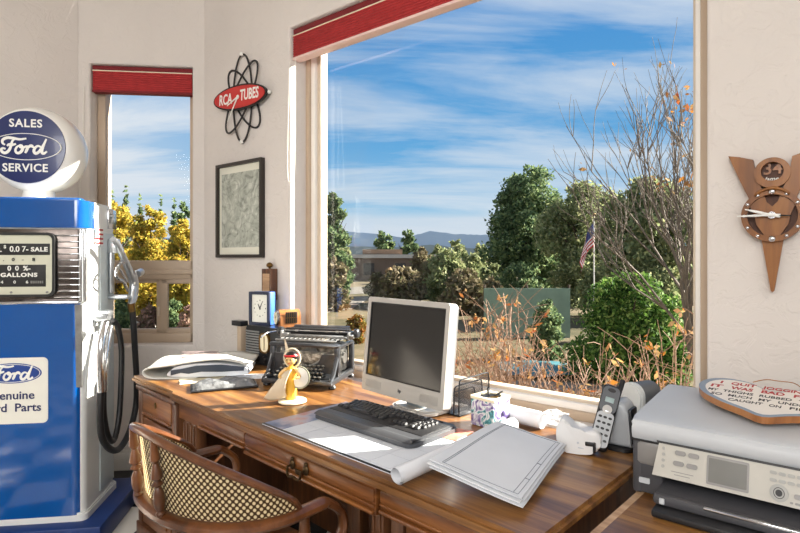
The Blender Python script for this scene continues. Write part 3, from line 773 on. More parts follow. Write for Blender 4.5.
def key(x, y, sx=1.0):
    global nk
    o = key0 if nk == 0 else copy_part(key0, kb, (x, y, .0215))
    o.location = (x, y, .0215); o.scale = (sx, 1, 1); nk += 1
x0 = -KL / 2 + .024
for r_ in range(4):
    n = (14, 14, 12, 11)[r_]
    for c_ in range(n): key(x0 + (c_ + (0, .15, .45, .75)[r_]) * pitch + .006 * (r_ > 0), .066 - r_ * pitch)
for sx_, cx in ((1.25, 0), (1.25, 1.4), (6.2, 5.4), (1.25, 9.5), (1.25, 11)): key(x0 + cx * pitch + .004, .066 - 4 * pitch, sx_)
for r_ in range(4):
    for c_ in range(3):
        if r_ < 2: key(x0 + (14.6 + c_) * pitch, .066 - r_ * pitch)
        key(x0 + (18.0 + c_) * pitch, .066 - r_ * pitch)
for c_ in range(3): key(x0 + (14.6 + c_) * pitch, .066 - 4 * pitch)
key(x0 + 15.6 * pitch, .066 - 3 * pitch)
for c_ in (0, 1.2): key(x0 + (18.2 + c_) * pitch, .066 - 4 * pitch, 1.2)
s = Shape()
for k in range(14): s.box((-KL / 2 + .05 + k * .027, .098, .0215), (.014, .007, .004), .002)
s.build('function_row', KK, kb)

# --- monitor
MB_, MR = onz(361.4, 388.9, 0), None
pl = at(361.4, 388.9, 2.05); pr = at(445.8, 411.4, 1.725)
mc = (pl + pr) / 2; mrz = math.atan2(pr.y - pl.y, pr.x - pl.x); MW = (Vector((pr.x, pr.y)) - Vector((pl.x, pl.y))).length * .965
MH = .352
mon = thing('computer_monitor', 'grey flat-panel computer monitor with a black screen standing behind the keyboard', 'monitor', (mc.x, mc.y, DZ + .0045), mrz)
SIL = mat('monitor_silver', C(176, 172, 166), .4, var=.02); SILD = mat('monitor_back', C(120, 120, 122), .45)
zb = .052; tilt = math.radians(-6)
MT = T(0, 0, zb) @ Matrix.Rotation(tilt, 4, 'X')
sy0, sy1 = .058, MH - .018
s = Shape(); s.ring_prism(rrect(0, MH / 2, MW, MH, .012), rrect(0, (sy0 + sy1) / 2, MW - .034, sy1 - sy0, .003), -.03, .006, MT @ RX); s.build('bezel', SIL, mon)
s = Shape(); s.prism(rrect(0, MH / 2, MW - .012, MH - .012, .012), -.045, -.02, MT @ RX); s.box((0, .075, MH / 2), (MW * .6, .06, MH * .6), .02, M=MT); s.build('back_shell', SILD, mon)
SCR = mat('dark_screen', C(22, 21, 20), .12, var=.25, scale=14, spec=.5)
s = Shape(); s.face([(-MW / 2 + .015, -.001, sy0 - .002), (MW / 2 - .015, -.001, sy0 - .002), (MW / 2 - .015, -.001, sy1 + .002), (-MW / 2 + .015, -.001, sy1 + .002)], MT); s.build('screen', SCR, mon)
s = Shape(); s.ring_prism(rrect(0, (sy0 + sy1) / 2, MW - .032, sy1 - sy0 + .002, .004), rrect(0, (sy0 + sy1) / 2, MW - .042, sy1 - sy0 - .008, .003), -.004, .0035, MT @ RX); s.build('screen_surround', BLACK, mon)
for sg in (-1, 1):
    s = Shape()
    for k in range(7): s.box((sg * .145, -.007, .016 + k * .004), (.085, .003, .0018), .0005, M=MT)
    s.build('speaker_grille', SIL, mon)
text('maker_mark', 'hp', .016, mat('mark_grey', C(70, 72, 76), .5), mon, MT @ T(0, -.0068, .029) @ RX, .0004)
s = Shape(); s.box((0, .07, .06), (.085, .022, .12), .008, rot=(math.radians(12), 0, 0)); s.build('neck', mat('neck_blue_grey', C(140, 152, 160), .35), mon)
s = Shape(); s.prism(rrect(0, .105, .21, .15, .05), .001, .009); s.prism(rrect(0, .105, .19, .13, .045), .009, .014); s.build('base', SIL, mon)

# --- pencil tin with things in it
c0 = dpt(470, 424.5); rzt = RZD - math.radians(4)
et = Vector((math.cos(rzt), math.sin(rzt), 0)); vt = Vector((-math.sin(rzt), math.cos(rzt), 0))
tc_ = c0 + et * .048 + vt * .048
m, t, b, out = nt('painted_tin')
tc = N(t, 'ShaderNodeTexCoord'); vo = N(t, 'ShaderNodeTexVoronoi'); vo.inputs['Scale'].default_value = 26; no = N(t, 'ShaderNodeTexNoise'); no.inputs['Scale'].default_value = 30; no.inputs['Detail'].default_value = 4; no.inputs['Distortion'].default_value = 1.5
t.links.new(tc.outputs['Object'], no.inputs['Vector'])
r = ramp(t, [(.3, C(36, 34, 60)), (.4, C(120, 104, 160)), (.47, C(190, 186, 200)), (.54, C(232, 232, 230)), (.6, C(70, 150, 160)), (.7, C(50, 60, 70))])
t.links.new(no.outputs['Fac'], r.inputs['Fac']); t.links.new(r.outputs['Color'], b.inputs['Base Color']); b.inputs['Roughness'].default_value = .3
tin = thing('pencil_tin', 'square painted tin with cream lid standing by the window, holding pens', 'tin', (tc_.x, tc_.y, DZ), rzt)
s = Shape(); s.box((0, 0, .047), (.094, .094, .092), .006); s.build('tin_body', m, tin)
s = Shape(); s.ring_prism(rrect(0, 0, .098, .098, .008), ell(0, 0, .037, .037, 24) and [(.037 * math.cos(2 * PI * k / 24 + PI / 24 * 1.5), .037 * math.sin(2 * PI * k / 24 + PI / 24 * 1.5)) for k in range(24)], .090, .099); s.build('tin_lid', CREAM, tin)
s = Shape(); s.prism(ell(0, 0, .039, .039, 24), .0935, .0945); s.build('inside', BLACK, tin)
for k, (x, y, lx, ly, mt_, lb) in enumerate(((-.012, .006, -.02, .02, BLACK, 'black pen leaning to the far left in the painted tin'), (.008, .012, .012, .03, BLACK, 'black pen leaning upright at the back of the painted tin'), (.01, -.01, .03, .0, BRASS, 'brass-coloured pen lying low in the painted tin'))):
    p0 = tin.matrix_basis @ Vector((x, y, .0955)); p1 = tin.matrix_basis @ Vector((x + lx, y + ly, .115 - .006 * k))
    s = Shape(); s.tube([p0, p0.lerp(p1, .8), p1], [.0038, .0038, .0015], 8); tag(s.build('pen', mt_), lb, 'pen')

# --- wire letter rack
o = dpt(459, 417)
rack = thing('letter_rack', 'black wire mesh letter rack of three stepped hoops beside the monitor', 'letter rack', o, RZD)
MESH = None
m, t, b, out = nt('wire_mesh')
tc = N(t, 'ShaderNodeTexCoord'); sxz = N(t, 'ShaderNodeSeparateXYZ'); t.links.new(tc.outputs['Object'], sxz.inputs[0])
def stripe(o_):
    f = N(t, 'ShaderNodeMath', operation='MULTIPLY'); f.inputs[1].default_value = 300; t.links.new(o_, f.inputs[0])
    g = N(t, 'ShaderNodeMath', operation='FRACT'); t.links.new(f.outputs[0], g.inputs[0]); h = N(t, 'ShaderNodeMath', operation='LESS_THAN'); h.inputs[1].default_value = .3; t.links.new(g.outputs[0], h.inputs[0]); return h.outputs[0]
mm = N(t, 'ShaderNodeMath', operation='MAXIMUM'); t.links.new(stripe(sxz.outputs['Y']), mm.inputs[0]); t.links.new(stripe(sxz.outputs['Z']), mm.inputs[1])
b.inputs['Base Color'].default_value = C(40, 40, 44); b.inputs['Metallic'].default_value = .5; b.inputs['Roughness'].default_value = .4; t.links.new(mm.outputs[0], b.inputs['Alpha'])
for x, h, y0, y1 in ((0, .128, 0, .185), (-.024, .10, .002, .175), (-.046, .072, .004, .16)):
    s = Shape(); s.tube(smooth([(x, y0, .003), (x, y0, h * .5), (x, y0 + .002, h - .014), (x, y0 + .016, h), (x, (y0 + y1) / 2, h), (x, y1 - .016, h), (x, y1 - .002, h - .014), (x, y1, h * .5), (x, y1, .003)], 4), .0028, 8)
    hp_ = s.build('hoop', BLACKM, rack)
    s = Shape(); s.face([(x, y0 + .002, .004), (x, y1 - .002, .004), (x, y1 - .004, h - .006), (x, y0 + .004, h - .006)]); s.build('mesh_panel', m, hp_, ang=0)
s = Shape(); s.box((-.025, .09, .003), (.062, .185, .004), .001); s.build('rack_base', BLACKM, rack)

# --- paper roll, stack of drawings, second roll
pa = onz(396.5, 476, .789); pb = onz(512, 424, .789)
d_ = (pb - pa).normalized(); sd = Vector((-d_.y, d_.x, 0)); up = Vector((0, 0, 1))
def roll(name, lbl, pa, pb, r, turns, mat_):
    L = (pb - pa).length; d = (pb - pa).normalized(); sd = d.cross(up).normalized(); u2 = sd.cross(d)
    root = thing(name, lbl, 'paper roll', (pa.x, pa.y, pa.z - r))
    s = Shape(); n = 60
    def fn(i, j):
        a = 2 * PI * turns * i; rr = r - .0042 * turns * (1 - i) 
        return (pa - Vector((pa.x, pa.y, pa.z - r))) + (sd * math.cos(a) + u2 * math.sin(a)) * rr + d * (L * j + .004 * math.sin(a * .7))
    s.grid(fn, n, 2); s.build('rolled_sheet', mat_, root, ang=80)
    return root
roll('paper_roll', 'tightly rolled white paper lying at the front of the desk under the drawings', pa, pb, .0235, 2.2, PAPER)
q0 = onz(470, 424, .795); q1 = onz(533, 416, .79)
ST = [onz(428.7, 459, .838), onz(521.4, 496.5, .794), onz(564, 442.5, .796), onz(497, 421.7, .84)]
def sheet(o4, lift, crv=0.0, seed=0, nu=14, nv=14, dx=0.0, dy=0.0):
    rnd = random.Random(seed); ph = rnd.random() * 6
    a, b_, c_, d_ = o4
    def fn(i, j):
        i2, j2 = i + dx, j + dy
        p = (a.lerp(b_, i2)).lerp(d_.lerp(c_, i2), j2)
        z = crv * (math.sin(ph + 4 * i) * .5 + math.cos(ph * 2 + 5 * j) * .5)
        return Vector((p.x, p.y, p.z + lift + z))
    return fn
for k, (lf, dx, dy, lb, mt_) in enumerate(((-.0125, .03, -.03, 'crumpled bottom sheet of the stack of drawings on the desk', PAPERG), (-.0085, -.012, -.012, 'third sheet down in the stack of large white drawings', PAPER),
        (-.0045, .022, .02, 'second sheet down in the stack of large white drawings', PAPERG), (0, 0, 0, 'large white top sheet with thin drawn lines on the stack of drawings', PAPERG))):
    s = Shape(); f = sheet(ST, lf, .0045, 3, dx=dx, dy=dy); s.grid(f, 16, 16)
    g = lambda i, j: f(i, j) + Vector((0, 0, -.004))
    for (e0, e1) in (((0, 0), (1, 0)), ((1, 0), (1, 1))):
        s.grid(lambda i, j: f(e0[0] + (e1[0] - e0[0]) * i, e0[1] + (e1[1] - e0[1]) * i) - Vector((0, 0, .0018 * j)), 16, 1)
    sh = s.build('drawing_sheet', mt_, None, ang=60); tag(sh, lb, 'paper', None)
    if k == 3:
        LN = mat('pencil_grey', C(120, 128, 140), .8)
        def line(p, w=.0012):
            q = [f(i, j) + Vector((0, 0, .0008)) for i, j in p]; s2 = Shape()
            s2.tube([q[0].lerp(q[1], u / 8) if len(q) == 2 else None for u in range(9)], w * .5, 4, flat=.3); return s2
        s2 = Shape()
        for p in (((.13, .03), (.13, .97)), ((.15, .03), (.15, .97)), ((.13, .97), (.95, .97)), ((.13, .03), (.95, .03)), ((.90, .03), (.90, .97)), ((.95, .03), (.95, .97)), ((.90, .5), (.95, .5)), ((.90, .25), (.95, .25))):
            s2.tube([f(p[0][0] + (p[1][0] - p[0][0]) * u / 16, p[0][1] + (p[1][1] - p[0][1]) * u / 16) + Vector((0, 0, .0006)) for u in range(17)], .0007, 4)
        s2.build('drawn_lines', LN, sh)
# crumpled under-edge of the stack: folded sheets
fold = thing('folded_sheet', 'creased white sheet folded under the front corner of the drawings', 'paper', onz(500, 488, DZ))
o_ = fold.location.copy()
s = Shape(); fq = [onz(470, 477, .764), onz(518, 497.5, .764), onz(545, 472, .764), onz(500, 455, .764)]
s.grid(lambda i, j: fq[0].lerp(fq[1], i).lerp(fq[3].lerp(fq[2], i), j) + Vector((0, 0, .001 + .002 * math.sin(9 * i + 3 * j))) - o_, 16, 10); s.build('sheet', PAPERG, fold)
# bright loosely rolled sheet at the back
r2a, r2b = onz(503, 411, .7895), onz(543, 420.5, .7895)
roll('paper_roll', 'loosely rolled bright white sheet lying behind the stack of drawings', r2a, r2b, .0285, 1.25, PAPER)
# clear crumpled bag
CLEAR = mat('clear_film', C(236, 238, 240), .2, var=.03, alpha=.45)
cb_ = thing('plastic_bag', 'crumpled clear plastic bag lying on the sill end of the desk', 'bag', onz(556, 424, DZ))
s = Shape(); bmesh.ops.create_icosphere(s.bm, subdivisions=3, radius=1)
rn = random.Random(5)
for v in s.bm.verts:
    k = .75 + .5 * rn.random(); v.co = Vector((v.co.x * .042 * k, v.co.y * .036 * k, .024 + v.co.z * .020 * k))
s.build('film', CLEAR, cb_, ang=20)
# pink leaflet
s = Shape(); lq = [onz(441, 437, DZ + .005), onz(456, 441, DZ + .005), onz(474, 431, DZ + .005), onz(458, 428, DZ + .005)]
lc = sum(lq, Vector()) / 4
s.grid(lambda i, j: lq[0].lerp(lq[1], i).lerp(lq[3].lerp(lq[2], i), j) - lc + Vector((0, 0, .0015 * math.sin(6 * j))), 6, 8)
lf = s.build('leaflet', mat('pink_print', C(214, 140, 120), .6, var=.35, scale=40), loc=lc); tag(lf, 'pink printed leaflet lying between the keyboard and the white roll', 'leaflet')

# --- white adapter and cordless telephone
ad = thing('phone_cradle', 'white moulded phone cradle tipped on its side beside the drawings', 'phone cradle', onz(583, 452, DZ), RZD + math.radians(18))
s = Shape(); s.prism(smooth([(-.062, .008), (-.03, .0), (.02, .004), (.045, .02), (.052, .055), (.03, .07), (-.01, .062), (-.04, .088), (-.058, .092), (-.070, .06)], 4, True), -.03, .032, T(0, 0, .002) @ RX)
bmesh.ops.bevel(s.bm, geom=[e for e in s.bm.edges if abs((e.verts[0].co - e.verts[1].co).y) < 1e-6 and abs(e.verts[0].co.y) > .02], offset=.009, segments=3, profile=.5, affect='EDGES')
s.build('cradle_body', WHITEP, ad)
s = Shape(); s.box((.022, -.033, .036), (.026, .006, .012), .003); s.box((.034, -.034, .028), (.008, .008, .03), .003); s.build('slot', BLACK, ad)
s = Shape(); s.cyl((-.01, -.034, .036), (-.01, -.036, .036), .003, n=10); s.box((-.002, -.0335, .022), (.016, .002, .003), .001); s.build('markings', GREYL, ad)

GREYP = mat('grey_phone_plastic', C(84, 87, 92), .38, var=.03); SILP = mat('silver_phone_plastic', C(176, 180, 184), .35, var=.03)
pb_ = onz(617, 447, DZ) + vD * .012 - eD * .004
base = thing('charging_dock', 'grey upright charging dock of the cordless phone beside the printer', 'charger', pb_, RZD + math.radians(5))
s = Shape(); s.prism(rrect(-.01, .0, .13, .11, .03), .001, .012); s.build('foot', BLACK, base)
s = Shape()
prof2 = smooth([(-.045, .012), (-.035, .05), (-.02, .10), (.0, .135), (.02, .14), (.038, .12), (.045, .07), (.05, .012)], 4)
s.prism(prof2, -.042, .042, T(0, 0, 0) @ RX)
bmesh.ops.bevel(s.bm, geom=[e for e in s.bm.edges if abs((e.verts[0].co - e.verts[1].co).y) < 1e-6 and abs(e.verts[0].co.y) > .03], offset=.012, segments=3, profile=.5, affect='EDGES')
s.build('base_body', SILP, base)
s = Shape(); s.box((.045, .0, .07), (.012, .062, .10), .005, rot=(0, math.radians(-4), 0)); s.build('back_cover', BLACK, base)
hs0 = onz(597, 449.5, DZ + .022); hs1v = at(613.5, 385, 1.56)
hs = thing('cordless_phone', 'silver and black cordless handset with stub antenna leaning in its charging dock', 'phone', (hs0.x, hs0.y, hs0.z))
zax = (hs1v - hs0).normalized(); yax = Vector((.42, .90, 0)); yax = (yax - zax * yax.dot(zax)).normalized(); xax = yax.cross(zax)
HM = Matrix((xax, yax, zax)).transposed().to_4x4()
hl = (hs1v - hs0).length
s = Shape(); s.box((0, .012, hl / 2), (.052, .030, hl), .012, seg=3, M=HM); s.build('handset_body', BLACK, hs)
s = Shape(); s.prism(rrect(0, hl * .30, .046, hl * .52, .012), .004, .0065, HM @ RX); s.build('keypad_plate', SILP, hs)
s = Shape(); s.prism(rrect(0, hl * .76, .046, hl * .40, .014), .004, .006, HM @ RX); s.build('upper_face', GREYP, hs)
s = Shape(); s.box((0, -.0065, hl * .75), (.024, .003, .015), .002, M=HM); lab(s.build('display', mat('lcd_green', C(150, 170, 170), .3), hs), 'pale display')
s = Shape(); s.prism(ell(0, hl * .90, .011, .006, 16), .0055, .0075, HM @ RX); s.build('earpiece', BLACK, hs)
s = Shape(); s.prism(ell(0, hl * .60, .013, .013, 20), .006, .009, HM @ RX); s.prism(ell(0, hl * .60, .006, .006, 16), .009, .011, HM @ RX); s.build('navigation_pad', CHROME, hs)
for r_ in range(5):
    for c_ in range(3):
        s = Shape(); s.prism(ell((c_ - 1) * .0135, hl * (.48 - .085 * r_), .0052, .0035, 10), .006, .0082, HM @ RX); s.build('key', BLACK, hs)
s = Shape(); s.cyl(HM @ Vector((.018, .018, hl * .9)), HM @ Vector((.022, .02, hl + .028)), .0085, .007, 10); s.build('antenna', BLACK, hs)

# --- small round speaker behind the printer
spk_p = Vector((.745, 1.665, DZ))
spk = thing('desk_speaker', 'rounded grey computer speaker standing behind the left corner of the printer', 'speaker', spk_p, RZD - math.radians(20))
GS = mat('speaker_grey', C(206, 208, 206), .4, var=.03); GSD = mat('speaker_dark_grey', C(96, 98, 100), .45)
s = Shape(); s.prism(rrect(0, .085, .078, .168, .036, 7), -.055, .02, RX); s.build('speaker_shell', GSD, spk)
s = Shape(); s.prism(rrect(0, .085, .082, .172, .038, 7), .02, .032, RX); s.prism(rrect(0, .085, .070, .16, .034, 7), .032, .037, RX); s.build('speaker_front', GS, spk)
s = Shape(); s.prism(rrect(0, .004, .09, .09, .03), -.003, .004, T(0, .02, 0)); s.build('foot', GSD, spk)

# ------------------------------------------------------------------ printer and heart sign
RZP = math.radians(-39)
eP = Vector((math.cos(RZP), math.sin(RZP), 0)); vP = Vector((-math.sin(RZP), math.cos(RZP), 0))
p0 = onz(632, 492, .74)
PWd, PDp = .45, .40
prt = thing('printer', 'silver and dark grey all-in-one printer standing on the side table', 'printer', (p0.x, p0.y, .7405), RZP); prt.scale = (.93, 1, 1.08)
PS = mat('printer_silver', C(196, 200, 204), .42, var=.02); PC = mat('printer_panel', C(190, 187, 178), .4, var=.02); PG = mat('printer_charcoal', C(72, 72, 76), .45, var=.04); PDK = mat('printer_dark', C(34, 34, 36), .45)
MIDG = mat('printer_mid_grey', C(140, 138, 136), .4, .2, var=.04)
s = Shape()
s.box((.012, .2, .07), (.024, .392, .138), .006); s.box((PWd - .012, .2, .07), (.024, .392, .138), .006); s.box((PWd / 2, .3, .07), (PWd - .02, .19, .138), .004)
s.box((.043, .10, .06), (.062, .19, .116), .008); s.box((PWd - .043, .10, .06), (.062, .19, .116), .008); s.build('chassis', PG, prt)
s = Shape(); s.box((PWd / 2, .205, .03), (PWd - .14, .2, .01)); s.box((PWd / 2, .205, .07), (PWd - .14, .02, .08)); s.build('paper_bay', PDK, prt)
for x_, w_ in ((.042, .075), (PWd - .03, .05)):
    s = Shape(); s.box((x_, .02, .094), (w_, .034, .062), .012, seg=3); s.build('shoulder', MIDG, prt)
# scanner lid
s = Shape(); sec = smooth([(.004, .123), (-.003, .14), (.0, .160), (.022, .171), (.2, .177), (.36, .181), (.392, .175), (.398, .14)], 4)
Mx = Matrix(((0, 0, 1, 0), (1, 0, 0, 0), (0, 1, 0, 0), (0, 0, 0, 1)))
s.prism(sec, .0, PWd, Mx)
bmesh.ops.bevel(s.bm, geom=[e for e in s.bm.edges if abs(e.verts[0].co.x - e.verts[1].co.x) < 1e-6 and (abs(e.verts[0].co.x) < 1e-5 or abs(e.verts[0].co.x - PWd) < 1e-5)], offset=.005, segments=2, profile=.5, affect='EDGES')
s.build('scanner_lid', PS, prt)
s = Shape(); s.box((PWd / 2, .004, .122), (PWd - .004, .01, .004), .001); s.build('lid_seam', PDK, prt)
# sloped control panel
CPM = T(.062, -.002, .126) @ Matrix.Rotation(math.radians(-16), 4, 'X') @ RX
CPW, CPH = PWd - .066, .070
s = Shape(); s.prism([(.006, 0), (CPW, 0), (CPW, -CPH), (-.006, -CPH)], -.02, .004, CPM); cp = s.build('control_panel', PC, prt)
s = Shape(); s.prism([(.0, .004), (CPW + .002, .004), (CPW + .002, -.0005), (.002, -.0005)], -.018, .006, CPM); s.build('panel_rim', PDK, prt)
def cpp(name, outl, z0, z1, mt_): 
    s = Shape(); s.prism(outl, z0, z1, CPM); return s.build(name, mt_, cp)
cpp('display', rrect(.158, -.034, .086, .058, .003), .004, .0065, MIDG); cpp('display_glass', rrect(.158, -.034, .078, .048, .002), .0065, .007, mat('lcd_grey', C(118, 118, 114), .25))
for x, y in ((.056, -.014), (.086, -.014), (.053, -.036), (.083, -.036)): cpp('button', rrect(x, y, .024, .010, .005), .004, .0075, MIDG)
BTN = mat('button_grey', C(164, 164, 160), .4)
for k in range(4): cpp('button', rrect(.018, -.010 - .0125 * k, .007, .007, .0033), .004, .0065, BTN)
for k in range(7):
    cpp('button', rrect(.247 + .0165 * k, -.013, .0135, .0065, .003), .004, .007, BTN); cpp('button', rrect(.247 + .0165 * k, -.027, .0135, .0065, .003), .004, .007, BTN)
cpp('dial_pad', ell(.258, -.049, .0175, .0165, 28), .004, .0075, BTN); cpp('ok_button', ell(.258, -.049, .0065, .0065, 18), .0075, .009, PDK)
s = Shape(); s.ring_prism(ell(.258, -.049, .0105, .0105, 24), ell(.258, -.049, .0092, .0092, 24), .0073, .0079, CPM); s.build('dial_ring', PDK, cp)
cpp('button', rrect(.296, -.049, .022, .009, .004), .004, .0075, MIDG); cpp('button', rrect(.325, -.049, .022, .009, .004), .004, .0075, MIDG); cpp('button', rrect(.302, -.062, .03, .004, .0018), .004, .006, MIDG); cpp('button', rrect(.281, -.062, .006, .004, .0019), .004, .0065, MIDG)
for y, w_ in ((-.054, .05), (-.060, .035)): cpp('small_print', rrect(.062, y, w_, .0016, .0005), .004, .0043, MIDG)
s = Shape(); s.prism(rrect(.03, .032, .026, .012, .002), -.001, .0025, RX @ T(0, 0, 0)); s.bm.transform(T(0, .004, 0)); s.build('name_plate', PS, prt)
# output tray
s = Shape(); s.box((.242, .05, .031), (.345, .24, .012), .005, rot=(math.radians(3), 0, 0)); s.box((.242, -.066, .027), (.345, .022, .022), .008); s.build('output_tray', PG, prt)
s = Shape(); s.box((.245, -.05, .0085), (.34, .12, .0145), .005); s.build('paper_cassette', PDK, prt)
s = Shape(); s.box((.29, -.074, .034), (.22, .012, .007), .003); s.build('tray_trim', CHROME, prt)
s = Shape(); s.box((.092, -.0785, .027), (.012, .006, .012), .002); s.build('tray_latch', PS, prt)

tip = onz(762, 417, .955)
hrt = thing('heart_sign', 'heart-shaped wooden sign with red and black hand lettering lying on the printer', 'sign', (tip.x, tip.y, .9385), RZP - math.radians(1))
hrt.rotation_euler = (math.radians(4.5), 0, RZP - math.radians(2)); hrt.scale = (.86, 1.12, .82)
def heart(k):
    half = [(0, 0), (.05, .028), (.11, .062), (.165, .108), (.192, .16), (.19, .205), (.165, .238), (.125, .25), (.085, .243), (.05, .222), (.018, .19)]
    pts = half + [(0, .178)] + [(-x, y) for x, y in reversed(half[1:])]
    cx, cy = 0, .13
    return [Vector((cx + (p.x - cx) * k, cy + (p.y - cy) * k)) for p in [Vector((*q, 0)) for q in smooth([(x, y, 0) for x, y in pts], 3, True)]]
hp2 = [(p.x, p.y) for p in heart(1)]
s = Shape(); s.prism(hp2, .001, .021); s.build('sign_board', ORANGEW, hrt)
s = Shape(); s.prism(hp2, .021, .0222); s.build('painted_edge', mat('dusty_blue_paint', C(138, 152, 168), .6, var=.08), hrt)
hin = [(p.x, p.y) for p in heart(.90)]
s = Shape(); s.prism(hin, .0222, .0228); face = s.build('painted_face', mat('sign_white', C(236, 230, 222), .6, var=.03), hrt)
REDP = mat('red_hand_paint', C(176, 36, 40), .6); BLKP = mat('black_hand_paint', C(34, 32, 32), .6)
z_ = .0229
for s_, x, y, sz, mt_, bd in (('I QUIT JOGGING', -.03, .2075, .030, REDP, .0009), ('IT WAS BAD FOR MY', .0, .172, .031, REDP, .0010), ('MY THIGHS RUBBED TOGETHER', .004, .139, .024, BLKP, .0005), ('SO MUCH MY UNDERWEAR', .004, .109, .024, BLKP, .0005), ('CAUGHT ON FIRE', .004, .079, .023, BLKP, .0005)):
    wds = s_.split(' '); tot = len(s_); w_ = {.030: .30, .031: .33, .024: .33, .023: .20}[sz]; w_ = .30 if 'SO' in wds else w_; w_ = .235 if s_.startswith('I Q') else w_
    pos = 0
    for i, wd in enumerate(wds):
        cx = x + (pos + len(wd) / 2 - tot / 2) / tot * w_; pos += len(wd) + 1
        o = text('lettering', wd, sz, mt_, face, T(cx, y + .001 * math.sin(3 * i + y * 90), z_) @ Matrix.Rotation(.015 * math.sin(5 * i + y * 40), 4, 'Z'), bd, .0003)
        wid = o.dimensions.x or 1; k = min(1.25, (len(wd) / tot * w_ * .98) / max(wid, 1e-4))
        c_ = Matrix.Translation((cx, 0, 0)) @ Matrix.Diagonal((k, 1, 1, 1)) @ Matrix.Translation((-cx, 0, 0)); o.data.transform(c_)
s = Shape(); s.tube(smooth([(-.06, .235, .026), (-.03, .262, .03), (.0, .268, .028), (.04, .262, .03), (.065, .236, .026)], 6), .0015, 6); s.build('hanging_string', ORANGEW, hrt)

# ------------------------------------------------------------------ typewriter
tc0 = Vector((-.405, 2.41, DZ)); RZT = math.radians(-14)
tw = thing('typewriter', 'antique black open-frame typewriter with round keys standing by the window', 'typewriter', tc0, RZT); tw.scale = (1, 1, .93); TWM = mat('typewriter_black', C(66, 68, 72), .3, .45, var=.25, scale=40, coat=.3)
s = Shape(); X = .152
for sg in (-1, 1):
    s.box((sg * X, -.005, .032), (.022, .29, .028), .006); s.box((sg * X, -.06, .112), (.024, .026, .15), .006); s.box((sg * X, .125, .105), (.024, .026, .15), .006)
    s.box((sg * X, .03, .178), (.022, .20, .018), .006)
    s.tube([(sg * X, -.145, .04), (sg * X, -.11, .06), (sg * X, -.065, .135)], [.010, .010, .011], 8)
s.box((0, .125, .05), (2 * X, .016, .05), .005); s.box((0, -.148, .03), (2 * X + .02, .014, .022), .006); s.box((0, .0, .03), (2 * X, .27, .008), .002)
s.box((0, -.064, .186), (2 * X + .03, .03, .022), .01); s.build('frame', TWM, tw)
s = Shape(); s.prism([(-X + .01, .055), (-X + .01, .145), (-.085, .145), (-.06, .09), (-.02, .07), (.02, .07), (.06, .09), (.085, .145), (X - .01, .145), (X - .01, .055)], .058, .068, RX); s.build('front_plate', TWM, tw)
for sg in (-1, 1):
    for y in (-.12, .115):
        s = Shape(); s.lathe([(.014, .001), (.017, .006), (.015, .014), (.009, .022)], 12, T(sg * X, y, 0)); s.build('foot', RUBBER, tw)
kcap = Shape(); kcap.lathe([(.0075, 0), (.0085, .002), (.0080, .0046), (.006, .005), (.0056, .0036)], 14); kcap.tube([(0, 0, 0), (0, .012, -.018), (0, .05, -.022)], .0014, 5)
KEYT = mat('typewriter_key', C(126, 126, 120), .25, .3, var=.6, scale=110)
k0 = None
for r_ in range(4):
    for c_ in range(11 if r_ < 2 else 10):
        loc = (-.108 + .0205 * c_ + .005 * r_, -.132 + .019 * r_, .052 + .013 * r_)
        if k0 is None: k0 = kcap.build('key', KEYT, tw, loc=loc)
        else: copy_part(k0, tw, loc)
s = Shape(); s.box((0, -.153, .045), (.16, .012, .007), .003); s.build('space_bar', BLACK, tw)
s = Shape()
for k in range(24):
    a = math.radians(200 + 140 * k / 23); s.tube([(.075 * math.cos(a), -.045, .165 + .08 * math.sin(a)), (.03 * math.cos(a), .0, .16 + .025 * math.sin(a)), (.01 * math.cos(a), .02, .175)], .0016, 4)
s.tube([(.09 * math.cos(math.radians(195 + 150 * k / 20)), -.05, .168 + .085 * math.sin(math.radians(195 + 150 * k / 20))) for k in range(21)], .006, 8); s.build('type_basket', STEEL, tw)
for sg in (-1, 1):
    s = Shape(); s.lathe([(.03, 0), (.032, .003), (.012, .005), (.012, .014), (.032, .016), (.03, .019)], 18, T(sg * .118, .03, .186)); s.build('ribbon_spool', TWM, tw)
s = Shape(); s.box((0, .05, .206), (.34, .012, .012), .003); s.box((0, .115, .212), (.35, .012, .014), .003); s.cyl((-.16, .085, .206), (.16, .085, .206), .006, n=8)
for sg in (-1, 1): s.box((sg * .165, .083, .214), (.01, .085, .04), .003)
s.box((.17, .06, .216), (.03, .03, .014), .004); s.box((-.15, .06, .216), (.04, .03, .014), .004); s.build('carriage', STEEL, tw)
s = Shape(); s.cyl((-.158, .09, .225), (.158, .09, .225), .0185, n=20); s.build('platen', BLACK, tw)
for sg in (-1, 1):
    s = Shape(); s.tube([(sg * .16, .09, .225), (sg * .178, .09, .225), (sg * .180, .09, .225), (sg * .198, .09, .225), (sg * .202, .09, .225)], [.006, .006, .021, .022, .017], 18); s.build('platen_knob', TWM, tw)
s = Shape(); s.box((0, .132, .247), (.28, .003, .02), .001, rot=(math.radians(-62), 0, 0)); s.box((0, .122, .238), (.30, .008, .008), .003); s.build('paper_table', TWM, tw)
s = Shape(); s.cyl((-.16, .065, .232), (.16, .065, .232), .003, n=8)
for x in (-.1, .1): s.cyl((x, .06, .232), (x + .016, .06, .232), .006, n=10)
s.build('paper_bail', CHROME, tw)
s = Shape(); s.tube(smooth([(-.2, .06, .226), (-.225, .02, .222), (-.23, -.03, .208)], 4), .004, 8); s.build('return_lever', CHROME, tw)
s = Shape(); s.box((0, .118, .115), (2 * X - .03, .006, .12), .002); s.build('back_plate', TWM, tw)
s = Shape(); s.box((0, -.055, .205), (.29, .008, .010), .003); s.box((0, -.035, .199), (.27, .02, .008), .003); s.box((0, .02, .214), (.30, .006, .016), .002)
